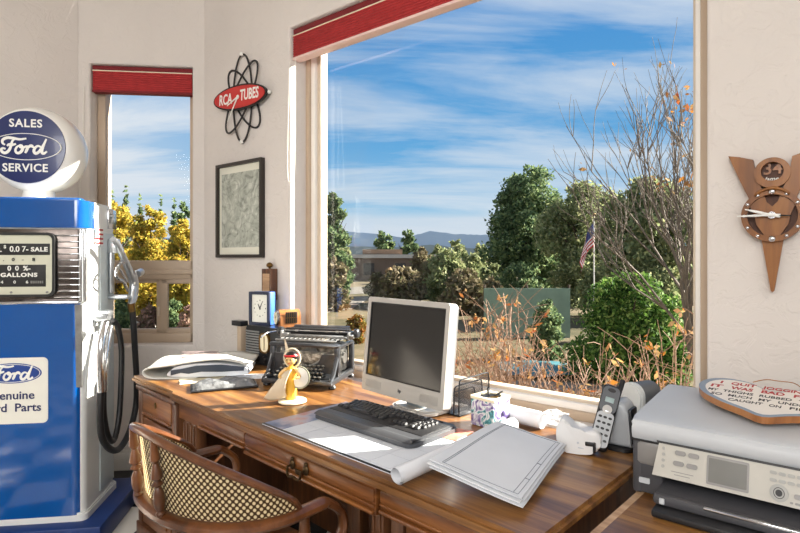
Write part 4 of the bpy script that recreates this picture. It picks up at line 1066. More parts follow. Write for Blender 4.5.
for k in range(-6, 7): s.box((k * .022, .0, .205), (.006, .05, .008), .002)
s.build('scale_bar', STEEL, tw)
s = Shape(); s.box((0, -.02, .10), (2 * X - .04, .05, .09), .01); s.box((0, .045, .135), (2 * X - .05, .05, .07), .01); s.build('inner_works', mat('oily_iron', C(140, 132, 120), .4, .6, var=.75, scale=55, bump=.8, bscale=60, bdist=.01), tw)
# levers and linkages seen through the open side
for sg in (-1, 1):
    s = Shape()
    for k in range(9): s.tube([(sg * .135, -.04 + .018 * k, .05), (sg * .138, -.03 + .016 * k, .1 + .01 * (k % 3)), (sg * .13, -.025 + .016 * k, .165)], .0022, 5)
    s.cyl((sg * .14, .05, .11), (sg * .148, .05, .11), .026, n=16); s.build('linkage', STEEL, tw)

# --- radio with clocks on top
ro = onz(246, 362, DZ); rdw = .30
rad = thing('radio', 'black streamlined tabletop radio with ribbed corner behind the typewriter', 'radio', (ro.x, ro.y, DZ), RZW)
RH, RD = .200, .12
s = Shape(); s.prism(rrect(rdw / 2, RH / 2 + .001, rdw, RH - .002, .025), -RD, 0, RX)
s.build('cabinet', BLACKM, rad)
s = Shape()
for k in range(11): s.tube(smooth([(.115, -.001, .035 + .0135 * k), (.05, -.006, .035 + .0135 * k), (.008, -.004, .035 + .0135 * k), (-.004, .02, .035 + .0135 * k), (-.004, .07, .035 + .0135 * k)], 3), .0042, 6)
s.build('ribs', mat('rib_grey', C(150, 152, 152), .3, .3), rad)
s = Shape(); s.prism(rrect(.165, .118, .07, .092, .03), -.001, .006, RX); dl = s.build('dial', CREAM, rad)
s = Shape(); s.ring_prism(rrect(.165, .118, .082, .104, .034), rrect(.165, .118, .07, .092, .03), -.001, .011, RX); s.build('dial_ring', BRASS, rad)
s = Shape(); s.box((.165, -.008, .118), (.003, .002, .07)); s.build('needle', BRASS, dl)
for x in (.105, .165, .225):
    s = Shape(); s.tube([(x, 0, .034), (x, -.006, .034), (x, -.016, .034)], [.017, .017, .013], 16); s.build('knob', BLACKM, rad)
Fr = rad.matrix_basis
def on_radio(x, y): return Fr @ Vector((x, y, RH))
# blue clock
bc = on_radio(.075, .05)
bk = thing('desk_clock', 'blue square-framed desk clock standing on top of the radio', 'clock', (bc.x, bc.y, bc.z + .001), math.radians(-22))
CBL = mat('clock_blue', C(60, 108, 190), .4, var=.05); CBD = mat('clock_navy', C(20, 32, 62), .4, var=.05)
cw, chh = .128, .176
s = Shape(); s.ring_prism(rrect(0, chh / 2, cw, chh, .004), rrect(0, chh / 2, cw - .026, chh - .03, .003), .018, .032, RX); s.build('clock_frame', CBD, bk)
s = Shape(); s.box((0, .007, chh / 2), (cw - .002, .05, chh - .002), .004); s.build('clock_case', CBL, bk)
s = Shape(); s.prism(rrect(0, chh / 2, cw - .022, chh - .026, .003), .018, .021, RX); cf = s.build('clock_face', mat('clock_face_white', C(222, 222, 214), .5, var=.02), bk)
for k in range(12):
    a = PI / 6 * k; s = Shape(); s.box((.036 * math.sin(a), -.0215, chh / 2 + .042 * math.cos(a)), (.004, .001, .007) if k % 3 == 0 else (.003, .001, .004)); s.build('hour_mark', INKB, cf)
def hands(parent, c, y, ang, mt_, sc=1.0):
    for nm, l, w_, a in (('hour_hand', .024 * sc, .004 * sc, ang[0]), ('minute_hand', .036 * sc, .003 * sc, ang[1])):
        s = Shape(); a = math.radians(a); d = Vector((math.sin(a), 0, math.cos(a))); n_ = Vector((math.cos(a), 0, -math.sin(a))); o = Vector((c[0], y, c[1]))
        s.face([o - n_ * w_ - d * .006 * sc, o + n_ * w_ - d * .006 * sc, o + n_ * w_ * .5 + d * l, o - n_ * w_ * .5 + d * l]); s.build(nm, mt_, parent)
hands(cf, (0, chh / 2), -.0225, (-28, 25), INKB, 1.1)
# small wooden mantel clock
mk_ = on_radio(.212, .045)
mk = thing('mantel_clock', 'small orange wooden dome clock with a drum face on the radio', 'clock', (mk_.x, mk_.y, mk_.z + .001), math.radians(-62)); mk.scale = (1.12, 1.12, 1.15)
dome = [(-.042, 0), (.042, 0), (.042, .04)] + [(.042 * math.cos(PI * k / 14), .04 + .036 * math.sin(PI * k / 14)) for k in range(1, 14)] + [(-.042, .04)]
s = Shape(); s.prism(dome, -.095, 0, RX); s.build('clock_case', ORANGEW, mk)
s = Shape(); s.prism(ell(0, .04, .033, .033, 26), 0, .012, RX); s.build('clock_rim', CHROME, mk)
s = Shape(); s.prism(ell(0, .04, .028, .028, 26), .012, .0135, RX); cf = s.build('clock_face', CREAM, mk); hands(cf, (0, .04), -.0142, (-30, 60), INKB, .6)
s = Shape(); s.box((.0425, .05, .042), (.004, .055, .05), .002); gr = s.build('grille', BLACK, mk)
s = Shape()
for k in range(5): s.box((.0448, .03 + k * .01, .042), (.002, .002, .048))
s.box((.0448, .05, .042), (.002, .052, .002)); s.build('grille_wires', BRASS, gr)
# black-lidded box behind radio
bx_ = Vector((-.885, 2.945, DZ))
tb = thing('tall_box', 'tall tan box with an overhanging black lid standing left of the radio', 'box', bx_, RZW)
s = Shape(); s.box((.02, .0, .092), (.035, .04, .182), .003); s.build('box_body', TAN, tb)
s = Shape(); s.box((.0, .0, .196), (.085, .05, .028), .003); s.build('lid', BLACKM, tb)

# --- wrapped newspaper, leather pouch, loose papers at the left end
npz = thing('newspaper', 'thick folded white newspaper lying open-ended at the left end of the desk', 'newspaper', Vector((-.955, 2.585, DZ + .0035)), math.radians(8)); npz.scale = (1.12, 1.05, 1.3)
s = Shape()
band = smooth([(.0, .002, 0), (-.12, .002, 0), (-.185, .006, 0), (-.208, .022, 0), (-.195, .040, 0), (-.14, .046, 0), (0, .056, 0), (.1, .055, 0), (.2, .035, 0)], 5)
o2 = [(p.x, p.y) for p in band]; i2 = [(p.x, p.y) for p in band]
s2 = Shape()
def bandpt(i, j):
    k = min(len(band) - 1, int(i * (len(band) - 1) + .5)); p = band[k]; w_ = .25 + .02 * p.y * 10
    return Vector((p.x + .02 * j, -.125 + w_ * j, p.y + .006 * math.sin(5 * j + p.x * 9) * (p.y > .03)))
s2.grid(bandpt, len(band) - 1, 10)
sol = s2.build('outer_sheet', mat('newsprint', C(214, 212, 204), .8, var=.05, scale=6, bump=.3, bscale=14, bdist=.006), npz, ang=70)
md = sol.modifiers.new('thickness', 'SOLIDIFY'); md.thickness = .004; md.offset = 1
s = Shape(); s.prism(smooth([(-.09, .006, 0), (.18, .006, 0), (.205, .02, 0), (.19, .036, 0), (.08, .05, 0), (-.05, .046, 0), (-.1, .03, 0)], 4, True) and [(p.x, p.y) for p in smooth([(-.09, .006, 0), (.18, .006, 0), (.205, .02, 0), (.19, .034, 0), (.08, .05, 0), (-.05, .046, 0), (-.1, .03, 0)], 4, True)], -.105, .128, RX)
s.build('inner_pages', PAPERG, npz)
s = Shape(); s.prism([(-.10, .012), (-.06, .020), (-.03, .016), (.02, .022), (.10, .020), (.19, .022), (.19, .036), (.10, .046), (.0, .044), (-.06, .034), (-.10, .030)], .1295, .131, RX); s.build('dark_print', mat('print_navy', C(58, 66, 80), .7, var=.1), npz)
PRT = mat('newsprint_type', C(150, 130, 130), .8, var=.3, scale=60)
for k in range(5):
    s = Shape(); s.box((.0 - .008 * k, -.04 + .036 * k, .0615), (.16 - .02 * (k % 2), .014, .001)); lab(s.build('print_line', PRT, npz), 'faded line of newsprint')
pc_ = (onz(198, 391, DZ) + onz(262, 383, DZ)) / 2
po = thing('pouch', 'flat dark grey crinkled pouch lying in front of the newspaper', 'pouch', (pc_.x - .03, pc_.y + .0, DZ), math.radians(22)); po.scale = (1.2, 1.2, 1.15)
LEA = mat('crinkled_grey', C(120, 122, 124), .28, .1, var=.5, scale=30, bump=1.0, bscale=45, bdist=.008)
s = Shape(); s.box((0, 0, .005), (.225, .12, .008), .003); s.build('under_flap', BLACK, po)
def puff(i, j):
    e = (1 - (2 * i - 1) ** 6) * (1 - (2 * j - 1) ** 6)
    return Vector((-.105 + .21 * i, -.055 + .11 * j, .009 + e * (.018 + .004 * math.sin(17 * i + 5 * j) + .003 * math.sin(23 * j - 9 * i))))
s = Shape(); s.grid(puff, 26, 16); s.build('wrapped_top', LEA, po, ang=80)
for k, (px, py, dx, dy, rz_, lb, mt_) in enumerate(((203, 380, .20, .12, 24, 'cream loose sheet lying under the newspaper and pouch', CREAM), (245, 377, .17, .1, 8, 'white loose sheet between the pouch and the typewriter', PAPER))):
    c_ = onz(px, py, DZ); s = Shape(); s.grid(lambda i, j: Vector((-dx / 2 + dx * i, -dy / 2 + dy * j, .0012 + .001 * math.sin(5 * i + 4 * j))), 8, 8)
    tag(s.build('loose_sheet', mt_, loc=(c_.x, c_.y, DZ + .0006 * k), rot=(0, 0, math.radians(rz_))), lb, 'paper')

# --- figurine
fg = thing('figurine', 'small figurine in a yellow dress with cream cape and red headband before the typewriter', 'figurine', onz(291, 402, DZ), math.radians(-10))
YEL = mat('yellow_glaze', C(222, 170, 58), .35, var=.12, coat=.3); SKIN = mat('porcelain_skin', C(226, 186, 120), .45, var=.04); CAPE = mat('cream_glaze', C(214, 198, 172), .45, var=.07, scale=20); HAIR = mat('black_glaze', C(26, 22, 22), .3); REDG = mat('red_glaze', C(190, 24, 34), .35)
s = Shape(); s.lathe([(.05, .001), (.055, .004), (.053, .009), (.045, .012)], 28, T(.006, 0, 0)); s.build('base', CREAM, fg)
s = Shape(); s.lathe([(.020, .012), (.022, .02), (.023, .045), (.019, .075), (.021, .10), (.024, .118), (.018, .132), (.009, .139), (.008, .15)], 20); pass
fb = s.build('body', YEL, fg)
s = Shape(); s.ball((0, -.0045, .163), (.0205, .0195, .0205), 20); s.ball((0, -.024, .161), (.003, .004, .004), 8); hd_ = s.build('head', SKIN, fg)
for sg in (-1, 1):
    s = Shape(); s.ball((sg * .0075, -.0225, .167), (.0032, .002, .0024), 10); s.build('eye', HAIR, hd_)
    s = Shape(); s.ball((sg * .0215, -.002, .163), (.0025, .004, .006), 8); s.build('ear', SKIN, hd_)
s = Shape(); s.ball((0, -.0228, .1525), (.005, .002, .0016), 10); s.build('mouth', REDG, hd_)
s = Shape(); s.ball((0, .003, .172), (.0245, .0225, .024), 18); s.ball((0, .014, .155), (.022, .012, .024), 14); s.build('hair', HAIR, fg)
s = Shape(); s.tube([(.0245 * math.cos(2 * PI * k / 28), .001 + .0235 * math.sin(2 * PI * k / 28), .180 + .001 * math.cos(2 * PI * k / 28)) for k in range(28)], .004, 6, closed=True); s.build('headband', REDG, fg)
s = Shape(); s.tube([(.033 * math.cos(a), .012, .168 + .036 * math.sin(a)) for a in (math.radians(-70 + 320 * k / 30) for k in range(31))], .0035, 8); s.build('hood_rim', CREAM, fg)
# feather standing up at the back
s = Shape(); s.grid(lambda i, j: Vector((-.022 - .012 * j + (.006 * (1 - j) + .002) * (2 * i - 1), .02, .19 + .05 * j)), 2, 6); s.build('feather', CAPE, fg)
# arms
for sg in (-1, 1):
    s = Shape(); s.tube(smooth([(sg * .018, 0, .128), (sg * .034, -.008, .115), (sg * .04, -.018, .102), (sg * .03, -.028, .100)], 4), [.0075, .0075, .007, .007, .0065, .0065, .006, .006, .0055, .0055, .005, .005, .0045], 8)
    s.build('arm', SKIN, fg)
def capeL(i, j): return Vector((.014 - .034 * i - .020 * j - .070 * i * j - .008 * math.sin(PI * j) * (1 - i), -.036 + .026 * i - .014 * math.sin(PI * j), .134 - j * (.104 + .016 * math.sin(2.6 * i)) - .012 * i))
s = Shape(); s.grid(capeL, 8, 12); cpL = s.build('cape', CAPE, fg, ang=80); md = cpL.modifiers.new('thickness', 'SOLIDIFY'); md.thickness = .004
def capeR(i, j):
    a = math.radians(100 - 260 * i); r_ = .040 * j
    return Vector((.036 + r_ * math.cos(a), -.018 + .012 * j, .098 + r_ * 1.05 * math.sin(a)))
s = Shape(); s.grid(capeR, 24, 6); cpR = s.build('cape_wing', mat('white_glaze', C(232, 226, 214), .4, var=.04), fg, ang=80); md = cpR.modifiers.new('thickness', 'SOLIDIFY'); md.thickness = .004
s = Shape(); s.tube([(.036 + .040 * math.cos(a), -.006, .098 + .042 * math.sin(a)) for a in (math.radians(100 - 260 * k / 24) for k in range(25))], .003, 6); s.build('cape_edge', mat('grey_green_glaze', C(140, 140, 120), .4), fg)

# ------------------------------------------------------------------ things on the walls
FWi = FW.inverted()
def onw(px, py, y=0.0):
    """local (x, z) on the window wall at depth y for an image point"""
    o = FWi @ Vector((0, 0, EYE)); d = FWi.to_3x3() @ Vector(((px - 400) / FPX, 1, (HOR - py) / FPX)); k = (y - o.y) / d.y; p = o + d * k; return p.x, p.z
def wthing(name, lbl, cat, px, py):
    x, z = onw(px, py); p = FW @ Vector((x, 0, z)); return thing(name, lbl, cat, p, RZW), x, z
# framed print
x0, z1 = onw(219.5, 166.2); x1, z0 = onw(265.2, 257.6); 
pw, ph = x1 - x0, z1 - z0
pic = thing('framed_print', 'tall grey abstract print in a thin black frame on the wall', 'picture', FW @ Vector(((x0 + x1) / 2, 0, (z0 + z1) / 2)), RZW)
s = Shape(); s.ring_prism(rrect(0, 0, pw, ph, .003, 2), rrect(0, 0, pw - .036, ph - .036, .003, 2), .002, .028, RX); s.build('frame', mat('frame_black', C(44, 38, 34), .4), pic)
s = Shape(); s.prism(rrect(0, 0, pw - .03, ph - .03, .003, 2), .003, .010, RX); s.build('mat_board', mat('mat_cream', C(224, 222, 206), .7, var=.02), pic)
m, t, b, out = nt('grey_abstract_print')
tc = N(t, 'ShaderNodeTexCoord'); n1 = N(t, 'ShaderNodeTexNoise'); n1.inputs['Scale'].default_value = 11; n1.inputs['Detail'].default_value = 8; n1.inputs['Distortion'].default_value = 2.5; vo = N(t, 'ShaderNodeTexVoronoi', feature='DISTANCE_TO_EDGE'); vo.inputs['Scale'].default_value = 16
for a in (n1, vo): t.links.new(tc.outputs['Object'], a.inputs['Vector'])
r = ramp(t, [(.28, C(122, 126, 118)), (.45, C(166, 170, 158)), (.58, C(184, 188, 176)), (.72, C(208, 210, 200))]); t.links.new(n1.outputs['Fac'], r.inputs['Fac'])
r2 = ramp(t, [(0, (.55, .55, .55, 1)), (.04, (1, 1, 1, 1))]); t.links.new(vo.outputs['Distance'], r2.inputs['Fac'])
mx = N(t, 'ShaderNodeMix', data_type='RGBA', blend_type='MULTIPLY'); mx.inputs['Factor'].default_value = .6; t.links.new(r.outputs['Color'], mx.inputs['A']); t.links.new(r2.outputs['Color'], mx.inputs['B']); t.links.new(mx.outputs['Result'], b.inputs['Base Color']); b.inputs['Roughness'].default_value = .5
s = Shape(); s.prism(rrect(0, 0, pw - .085, ph - .12, .002, 2), .010, .0115, RX); s.build('print', m, pic)
# atom-shaped advertising clock
xa, za = onw(244.5, 99.5); xl, _ = onw(218.5, 99); xr, _ = onw(270, 99); _, zt_ = onw(242, 56); _, zb_ = onw(242, 143)
aw, ah = (xr - xl) / 2, (zt_ - zb_) / 2
atm = thing('atom_wall_clock', 'atom-shaped wall clock with a red oval lettered plate and black wire orbits', 'clock', FW @ Vector((xa, 0, (zt_ + zb_) / 2)), RZW)
WIRE = mat('black_wire', C(36, 34, 34), .5)
def orbit(a, rx, ry, y):
    s = Shape(); s.tube([(p[0], y, p[1]) for p in ell(0, 0, rx, ry, 48, a)], .0058, 6, closed=True); return s.build('orbit', WIRE, atm)
orbit(PI / 2, ah, aw * .36, -.014)
o1 = orbit(math.radians(52), ah * .90, aw * .32, -.022); o1 = orbit(math.radians(128), ah * .90, aw * .32, -.006)
tiltp = math.radians(-4)
PM = Matrix.Rotation(-tiltp, 4, 'Y') @ RX
s = Shape(); s.prism(ell(0, 0, aw * 1.02, ah * .285, 56), .028, .040, PM); s.build('plate_rim', INKB, atm)
s = Shape(); s.prism(ell(0, 0, aw * .97, ah * .245, 56), .040, .043, PM); pl_ = s.build('plate', mat('sign_red', C(196, 46, 42), .4, var=.05), atm)
text('lettering', 'RCA', .085, INKW, pl_, PM @ T(-aw * .5, -.004, .0435), .002, sx=.78); text('lettering', 'TUBES', .085, INKW, pl_, PM @ T(aw * .42, .004, .0435), .002, sx=.72)
s = Shape(); s.ball((0, -.046, 0), (.012, .006, .012), 12)
for a, l in ((252, .11), (218, .16)):
    a = math.radians(a); s.tube([(0, -.047, 0), (l * math.sin(a), -.047, l * math.cos(a))], [.005, .0022], 6)
s.build('hands', INKW, atm)
for p in ((0, ah), (0, -ah), (aw * 1.02, -ah * .06), (-aw * 1.02, ah * .06)):
    s = Shape(); s.ball((p[0], -.02, p[1]), (.012, .012, .012), 12); s.build('electron', INKW, atm)
# small wooden wall box with a knob
x0, z1 = onw(266, 266.5); x1, z0 = onw(281, 300)
wb = thing('wooden_box', 'small upright wooden box with a round knob on its top behind the blue clock', 'box', FW @ Vector(((x0 + x1) / 2, 0, z0)), RZW)
w_, h_ = (x1 - x0) * .62, (z1 - z0) * .94
s = Shape(); s.box((0, -.026, h_ / 2), (w_, .045, h_), .003); s.build('box_body', DESKV, wb)
s = Shape(); s.box((0, -.0495, h_ / 2 - .01), (w_ * .72, .003, h_ * .8), .001); s.build('front_panel', PALEW, wb)
s = Shape(); s.lathe([(.006, h_), (.006, h_ + .006), (.016, h_ + .012), (.018, h_ + .022), (.010, h_ + .032), (.004, h_ + .034)], 14, T(0, -.026, 0)); s.build('knob', BRASS, wb)
# wooden V-shaped clock
xc, zc = onw(773, 216)
U = lambda px, py: (onw(px, py)[0] - xc, onw(px, py)[1] - zc)
vck = thing('wooden_wall_clock', 'carved wooden V-shaped wall clock with round dial on the right-hand wall', 'clock', FW @ Vector((xc, 0, zc)), RZW)
def mirror(pts): return pts + [(-x, y) for x, y in reversed(pts)]
wing = [U(729.5, 157.5), U(741, 158.5), U(754, 161), U(757, 176), U(763, 191), U(768, 204), U(762, 214), U(755, 210), U(742, 184)]
for sg in (1, -1):
    s = Shape(); s.prism([(sg * x, y) for x, y in wing], .002, .026, RX); s.build('wing', CLOCKW, vck)
rc = abs(U(742.5, 216)[0]) * 1.0
tx, tz = U(774, 292)
s = Shape(); s.prism([(-rc * .36, -rc * .82), (rc * .36, -rc * .82), (.004, tz * .98), (0, tz), (-.004, tz * .98)], .002, .022, RX); s.build('tail', CLOCKW, vck)
s = Shape(); s.ring_prism(ell(0, 0, rc, rc, 56), ell(0, 0, rc * .80, rc * .80, 56), .004, .036, RX); s.build('dial_ring', CLOCKW, vck)
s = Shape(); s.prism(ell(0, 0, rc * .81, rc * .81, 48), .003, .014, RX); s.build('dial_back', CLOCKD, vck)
s = Shape(); s.prism(mirror([(0, -rc * .80), (rc * .22, -rc * .76), (rc * .40, -rc * .1), (rc * .62, rc * .5), (rc * .2, rc * .72), (0, rc * .36)][0:]) if False else [(-.24 * rc, -.78 * rc), (.24 * rc, -.78 * rc), (.50 * rc, -.35 * rc), (.58 * rc, .05 * rc), (.72 * rc, .40 * rc), (.36 * rc, .72 * rc), (0, .34 * rc), (-.36 * rc, .72 * rc), (-.72 * rc, .40 * rc), (-.58 * rc, .05 * rc), (-.50 * rc, -.35 * rc)], .012, .030, RX); s.build('dial_shield', CLOCKW, vck)
hx, hz2 = 0, U(773, 174)[1]; hr = rc * .58
s = Shape(); s.ring_prism(ell(hx, hz2, hr, hr, 44), ell(hx, hz2 + .004, hr * .62, hr * .62, 44), .004, .034, RX); s.build('upper_ring', CLOCKW, vck)
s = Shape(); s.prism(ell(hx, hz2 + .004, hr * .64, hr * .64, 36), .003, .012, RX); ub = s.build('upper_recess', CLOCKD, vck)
s = Shape(); s.grid(lambda i, j: Vector((-hr * .95 + 1.9 * hr * i, -.036, rc * .92 + (.10 * rc) * j + hr * .42 * (2 * i - 1) ** 2 * -1 + .06 * rc)), 16, 1); ar = s.build('collar', CLOCKW, vck); md = ar.modifiers.new('thickness', 'SOLIDIFY'); md.thickness = .018; md.offset = 0
text('numeral', "'34", .047, ORANGEW, ub, T(hx - .004, -.0165, hz2 + .012) @ RX, .0006, .002)
text('lettering', 'James', .017, INKW, ub, T(hx, -.020, hz2 - .0165) @ RX, .0002, .0008, shear=.4)
for k in range(12):
    a = PI / 6 * k; big = k % 6 == 0
    s = Shape(); s.ball((rc * .9 * math.sin(a), -.037, rc * .9 * math.cos(a)), (.009, .006, .009) if big else (.005, .004, .005), 12); s.build('hour_stud', CHROME, vck)
s = Shape(); s.prism(ell(0, 0, .010, .010, 24), .030, .043, RX); s.build('hub', CHROME, vck)
HWH = mat('hand_white', C(232, 232, 228), .4)
for nm, a, l, w_ in (('hour_hand', 287, .066, .006), ('minute_hand', 270, .082, .005), ('second_hand', 95, .045, .003)):
    a = math.radians(a); d = Vector((math.sin(a), 0, math.cos(a))); n_ = Vector((math.cos(a), 0, -math.sin(a))); o = Vector((0, -.044, 0))
    s = Shape()
    if nm == 'second_hand': s.tube([o, o + d * l], [.003, .0015], 5)
    else:
        s.tube([o - d * .02, o, o + d * l * .25, o + d * l * .5, o + d * l * .75, o + d * l], [.003, .004, w_ * .6, w_ * .75, w_ * .55, .0015], 6)
    s.build(nm, HWH if nm != 'second_hand' else INKB, vck)
# ------------------------------------------------------------------ outside
import numpy as np
def gz(x, y):
    return -.45 - .25 * min(1, max(0, (y - 5) / 10))
m, t, b, out = nt('gravel_ground')
tc = N(t, 'ShaderNodeTexCoord'); n1 = N(t, 'ShaderNodeTexNoise'); n1.inputs['Scale'].default_value = .35; n1.inputs['Detail'].default_value = 8; n1.inputs['Roughness'].default_value = .7
t.links.new(tc.outputs['Object'], n1.inputs['Vector'])
r = ramp(t, [(.32, C(62, 62, 44)), (.45, C(84, 78, 58)), (.56, C(108, 96, 78)), (.7, C(92, 86, 66))]); t.links.new(n1.outputs['Fac'], r.inputs['Fac'])
t.links.new(r.outputs['Color'], b.inputs['Base Color']); b.inputs['Roughness'].default_value = .95; b.inputs['Specular IOR Level'].default_value = .1
GRAV = m
s = Shape(); xsg = [-60, -30, -16, -8, -4, 0, 4, 8, 16, 40, 90]; ysg = [1.0, 3, 5, 7, 9, 12, 15, 20, 40, 90, 200, 1900]
V = [[s.bm.verts.new((x * (1 if y < 90 else 12), y, gz(x, y) - (0 if y < 90 else .0))) for y in ysg] for x in xsg]
for i in range(len(xsg) - 1):
    for j in range(len(ysg) - 1): s.bm.faces.new((V[i][j], V[i + 1][j], V[i + 1][j + 1], V[i][j + 1]))
struct(s.build('ground', GRAV, ang=0))
PAVE = mat('pale_paving', C(118, 110, 100), .9, var=.12, scale=1.5)
def flatpatch(name, pts, z, m_):
    s = Shape(); s.prism([(p[0], p[1]) for p in pts], z - .04, z + .015); return struct(s.build(name, m_, ang=0))
gp = lambda px, py, z=-.7: tuple(onz(px, py, z)[:2])
flatpatch('road', [gp(250, 300), gp(430, 290), gp(430, 284), gp(250, 292)], -.70, mat('asphalt_road', C(92, 86, 78), .9, var=.1, scale=1.2))
flatpatch('driveway', [gp(290, 318), gp(352, 309), gp(372, 297), gp(300, 301)], -.69, PAVE)
flatpatch('path', [gp(470, 392, -.5), gp(640, 397, -.5), gp(640, 386, -.5), gp(470, 380, -.5)], -.5, PAVE)
flatpatch('gravel_yard', [gp(95, 340, -.62), gp(210, 340, -.62), gp(205, 317, -.66), gp(90, 317, -.66)], -.63, mat('light_gravel', C(186, 178, 168), .95, var=.15, scale=8))

# far ridges
def ridge(name, Y, prof, m_):
    s = Shape(); rn = random.Random(int(Y)); top = []
    for k in range(len(prof) - 1):
        for q in range(8):
            f = q / 8; x = prof[k][0] + (prof[k + 1][0] - prof[k][0]) * f; y = prof[k][1] + (prof[k + 1][1] - prof[k][1]) * f
            p = at(x, y + rn.uniform(-.35, .35), Y); top.append(p)
    for a, c in zip(top, top[1:]):
        s.face([(a.x, a.y, -30), (c.x, c.y, -30), tuple(c), tuple(a)]); s.face([tuple(a), tuple(c), (c.x, c.y + 300, c.z - 20), (a.x, a.y + 300, a.z - 20)])
    return struct(s.build(name, m_, ang=60))
HZ1 = mat('hazy_blue_ridge', C(176, 196, 220), 1, var=.08, scale=.004, spec=0); HZ2 = mat('grey_green_ridge', C(150, 164, 170), 1, var=.1, scale=.01, spec=0)  # distance haze is mixed into the pale ridge colours
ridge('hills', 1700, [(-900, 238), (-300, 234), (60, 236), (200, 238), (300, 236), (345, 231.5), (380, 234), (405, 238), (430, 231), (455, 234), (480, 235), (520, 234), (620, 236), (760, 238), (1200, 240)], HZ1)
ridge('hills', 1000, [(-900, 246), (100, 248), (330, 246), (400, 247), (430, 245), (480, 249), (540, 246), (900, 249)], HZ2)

def leafcloud(name, m_, parent, blobs, n, size, seed=1, elong=1.5, shell=.55):
    rg = np.random.default_rng(seed)
    vol = np.array([b[1][0] * b[1][1] * b[1][2] for b in blobs]) ** .75; cnt = np.maximum(4, (n * vol / vol.sum()).astype(int))
    V = []; 
    for (c, r), k in zip(blobs, cnt):
        d = rg.normal(size=(k, 3)); d /= np.linalg.norm(d, axis=1)[:, None]
        rad = shell + (1 - shell) * rg.random(k) ** .6; rad *= 1 + .12 * rg.normal(size=k)
        P = np.array(c) + d * rad[:, None] * np.array(r)
        a = rg.normal(size=(k, 3)); a /= np.linalg.norm(a, axis=1)[:, None]
        b_ = np.cross(a, rg.normal(size=(k, 3))); b_ /= np.linalg.norm(b_, axis=1)[:, None]
        s_ = size * (.6 + .8 * rg.random(k))[:, None]
        V.append(np.stack([P - a * s_ * elong * .5, P + b_ * s_ * .35, P + a * s_ * elong * .5, P - b_ * s_ * .35], axis=1))
    V = np.concatenate(V).reshape(-1, 3); F = np.arange(len(V)).reshape(-1, 4)
    me = bpy.data.meshes.new(name); me.vertices.add(len(V)); me.vertices.foreach_set('co', V.ravel()); me.loops.add(len(V)); me.loops.foreach_set('vertex_index', F.ravel())
    me.polygons.add(len(F)); me.polygons.foreach_set('loop_start', np.arange(0, len(V), 4)); me.update(calc_edges=True); me.validate()
    me.materials.append(m_); o = bpy.data.objects.new(name, me); COL.objects.link(o)
    if parent is not None: o.parent = parent
    return o

BARK = mat('grey_brown_bark', C(70, 58, 48), .9, var=.25, scale=6)
TWIG = mat('tan_twigs', C(124, 98, 80), .85, var=.2, scale=10)
EVG = leafmat('evergreen_leaf', [C(66, 86, 62), C(92, 114, 80), C(118, 138, 94), C(142, 154, 106)], .4)
OLV = leafmat('olive_leaf', [C(96, 108, 74), C(126, 138, 96), C(150, 156, 112), C(168, 166, 124)], .4)
GRN = leafmat('bush_leaf', [C(40, 66, 30), C(66, 98, 42), C(96, 130, 56), C(140, 160, 88)], .3)
GOLD = leafmat('golden_leaf', [C(134, 124, 48), C(174, 158, 60), C(202, 180, 74), C(190, 152, 66), C(126, 134, 62)], .35)
DRY = leafmat('dry_leaf', [C(140, 100, 62), C(156, 122, 80), C(160, 132, 88), C(150, 80, 44), C(172, 120, 46)], .35)
BRUSH = leafmat('grey_brush', [C(96, 86, 68), C(120, 108, 86), C(132, 120, 90), C(98, 102, 68)], .2)
PINKR = leafmat('pinkish_brush', [C(112, 86, 78), C(148, 118, 104), C(90, 84, 58)], .1)

def tree(name, lbl, px, ytop, ybase, hwpx, Y, lm, n, size, seed, shape='round', trunk=True, group=None, cat='tree', nb=14, elong=1.5, xs=None):
    g = gz(0, Y); base = at(px, ybase, Y); top = at(px, ytop, Y); z0_ = min(base.z, g); H = top.z - z0_; R = hwpx / FPX * Y
    root = thing(name, lbl, cat, (base.x, Y, z0_), group=group)
    low = (at(px, ybase - 6, Y).z - z0_) / H if base.z > g + .3 else .0
    rn = random.Random(seed); blobs = []
    for k in range(nb * 3):
        f = (k + rn.random()) / (nb * 3)
        if shape == 'cone': w = R * (1.05 - f) ** .8; zz = H * (.08 + .9 * f)
        elif shape == 'bush': w = R * math.sqrt(max(.03, 1 - (max(0, f - .25) / .78) ** 2.2)); zz = H * (.06 + .88 * f)
        else: w = R * min(1, (.7 + 1.0 * f)) * math.sqrt(max(.02, 1 - max(0, (f - .25) / .8) ** 2.0)); zz = H * (.06 + .88 * f)
        br = min(R * .40, max(.14 * R, w * rn.uniform(.30, .46))); 
        if shape == 'cone': br = max(.10 * R, w * .6)
        a = rn.uniform(0, 2 * PI); off = max(0, w - br * .85) * (rn.random() ** .45)
        brz = min(br * rn.uniform(.65, .95), H * .16)
        zz = min(zz, H - brz * .9)
        blobs.append(((off * math.cos(a), off * math.sin(a) * .85, max(zz, brz * .8)), (br, br * .9, brz)))
    leafcloud('foliage', lm, root, blobs, n, size, seed, elong, .35)
    if trunk:
        s = Shape(); s.tube([(0, 0, -.05), (.03 * R, 0, H * .4), (0, .04 * R, H * .8)], [.05 * R + .03, .04 * R + .02, .01], 8)
        for k in range(6):
            a = rn.uniform(0, 2 * PI); z0 = H * rn.uniform(.2, .6); s.tube([(0, 0, z0), (.4 * R * math.cos(a), .4 * R * math.sin(a), z0 + .15 * H), (.65 * R * math.cos(a), .6 * R * math.sin(a), z0 + .25 * H)], [.025 * R + .01, .015 * R + .006, .004], 5)
        s.build('trunk', BARK, root)
    return root

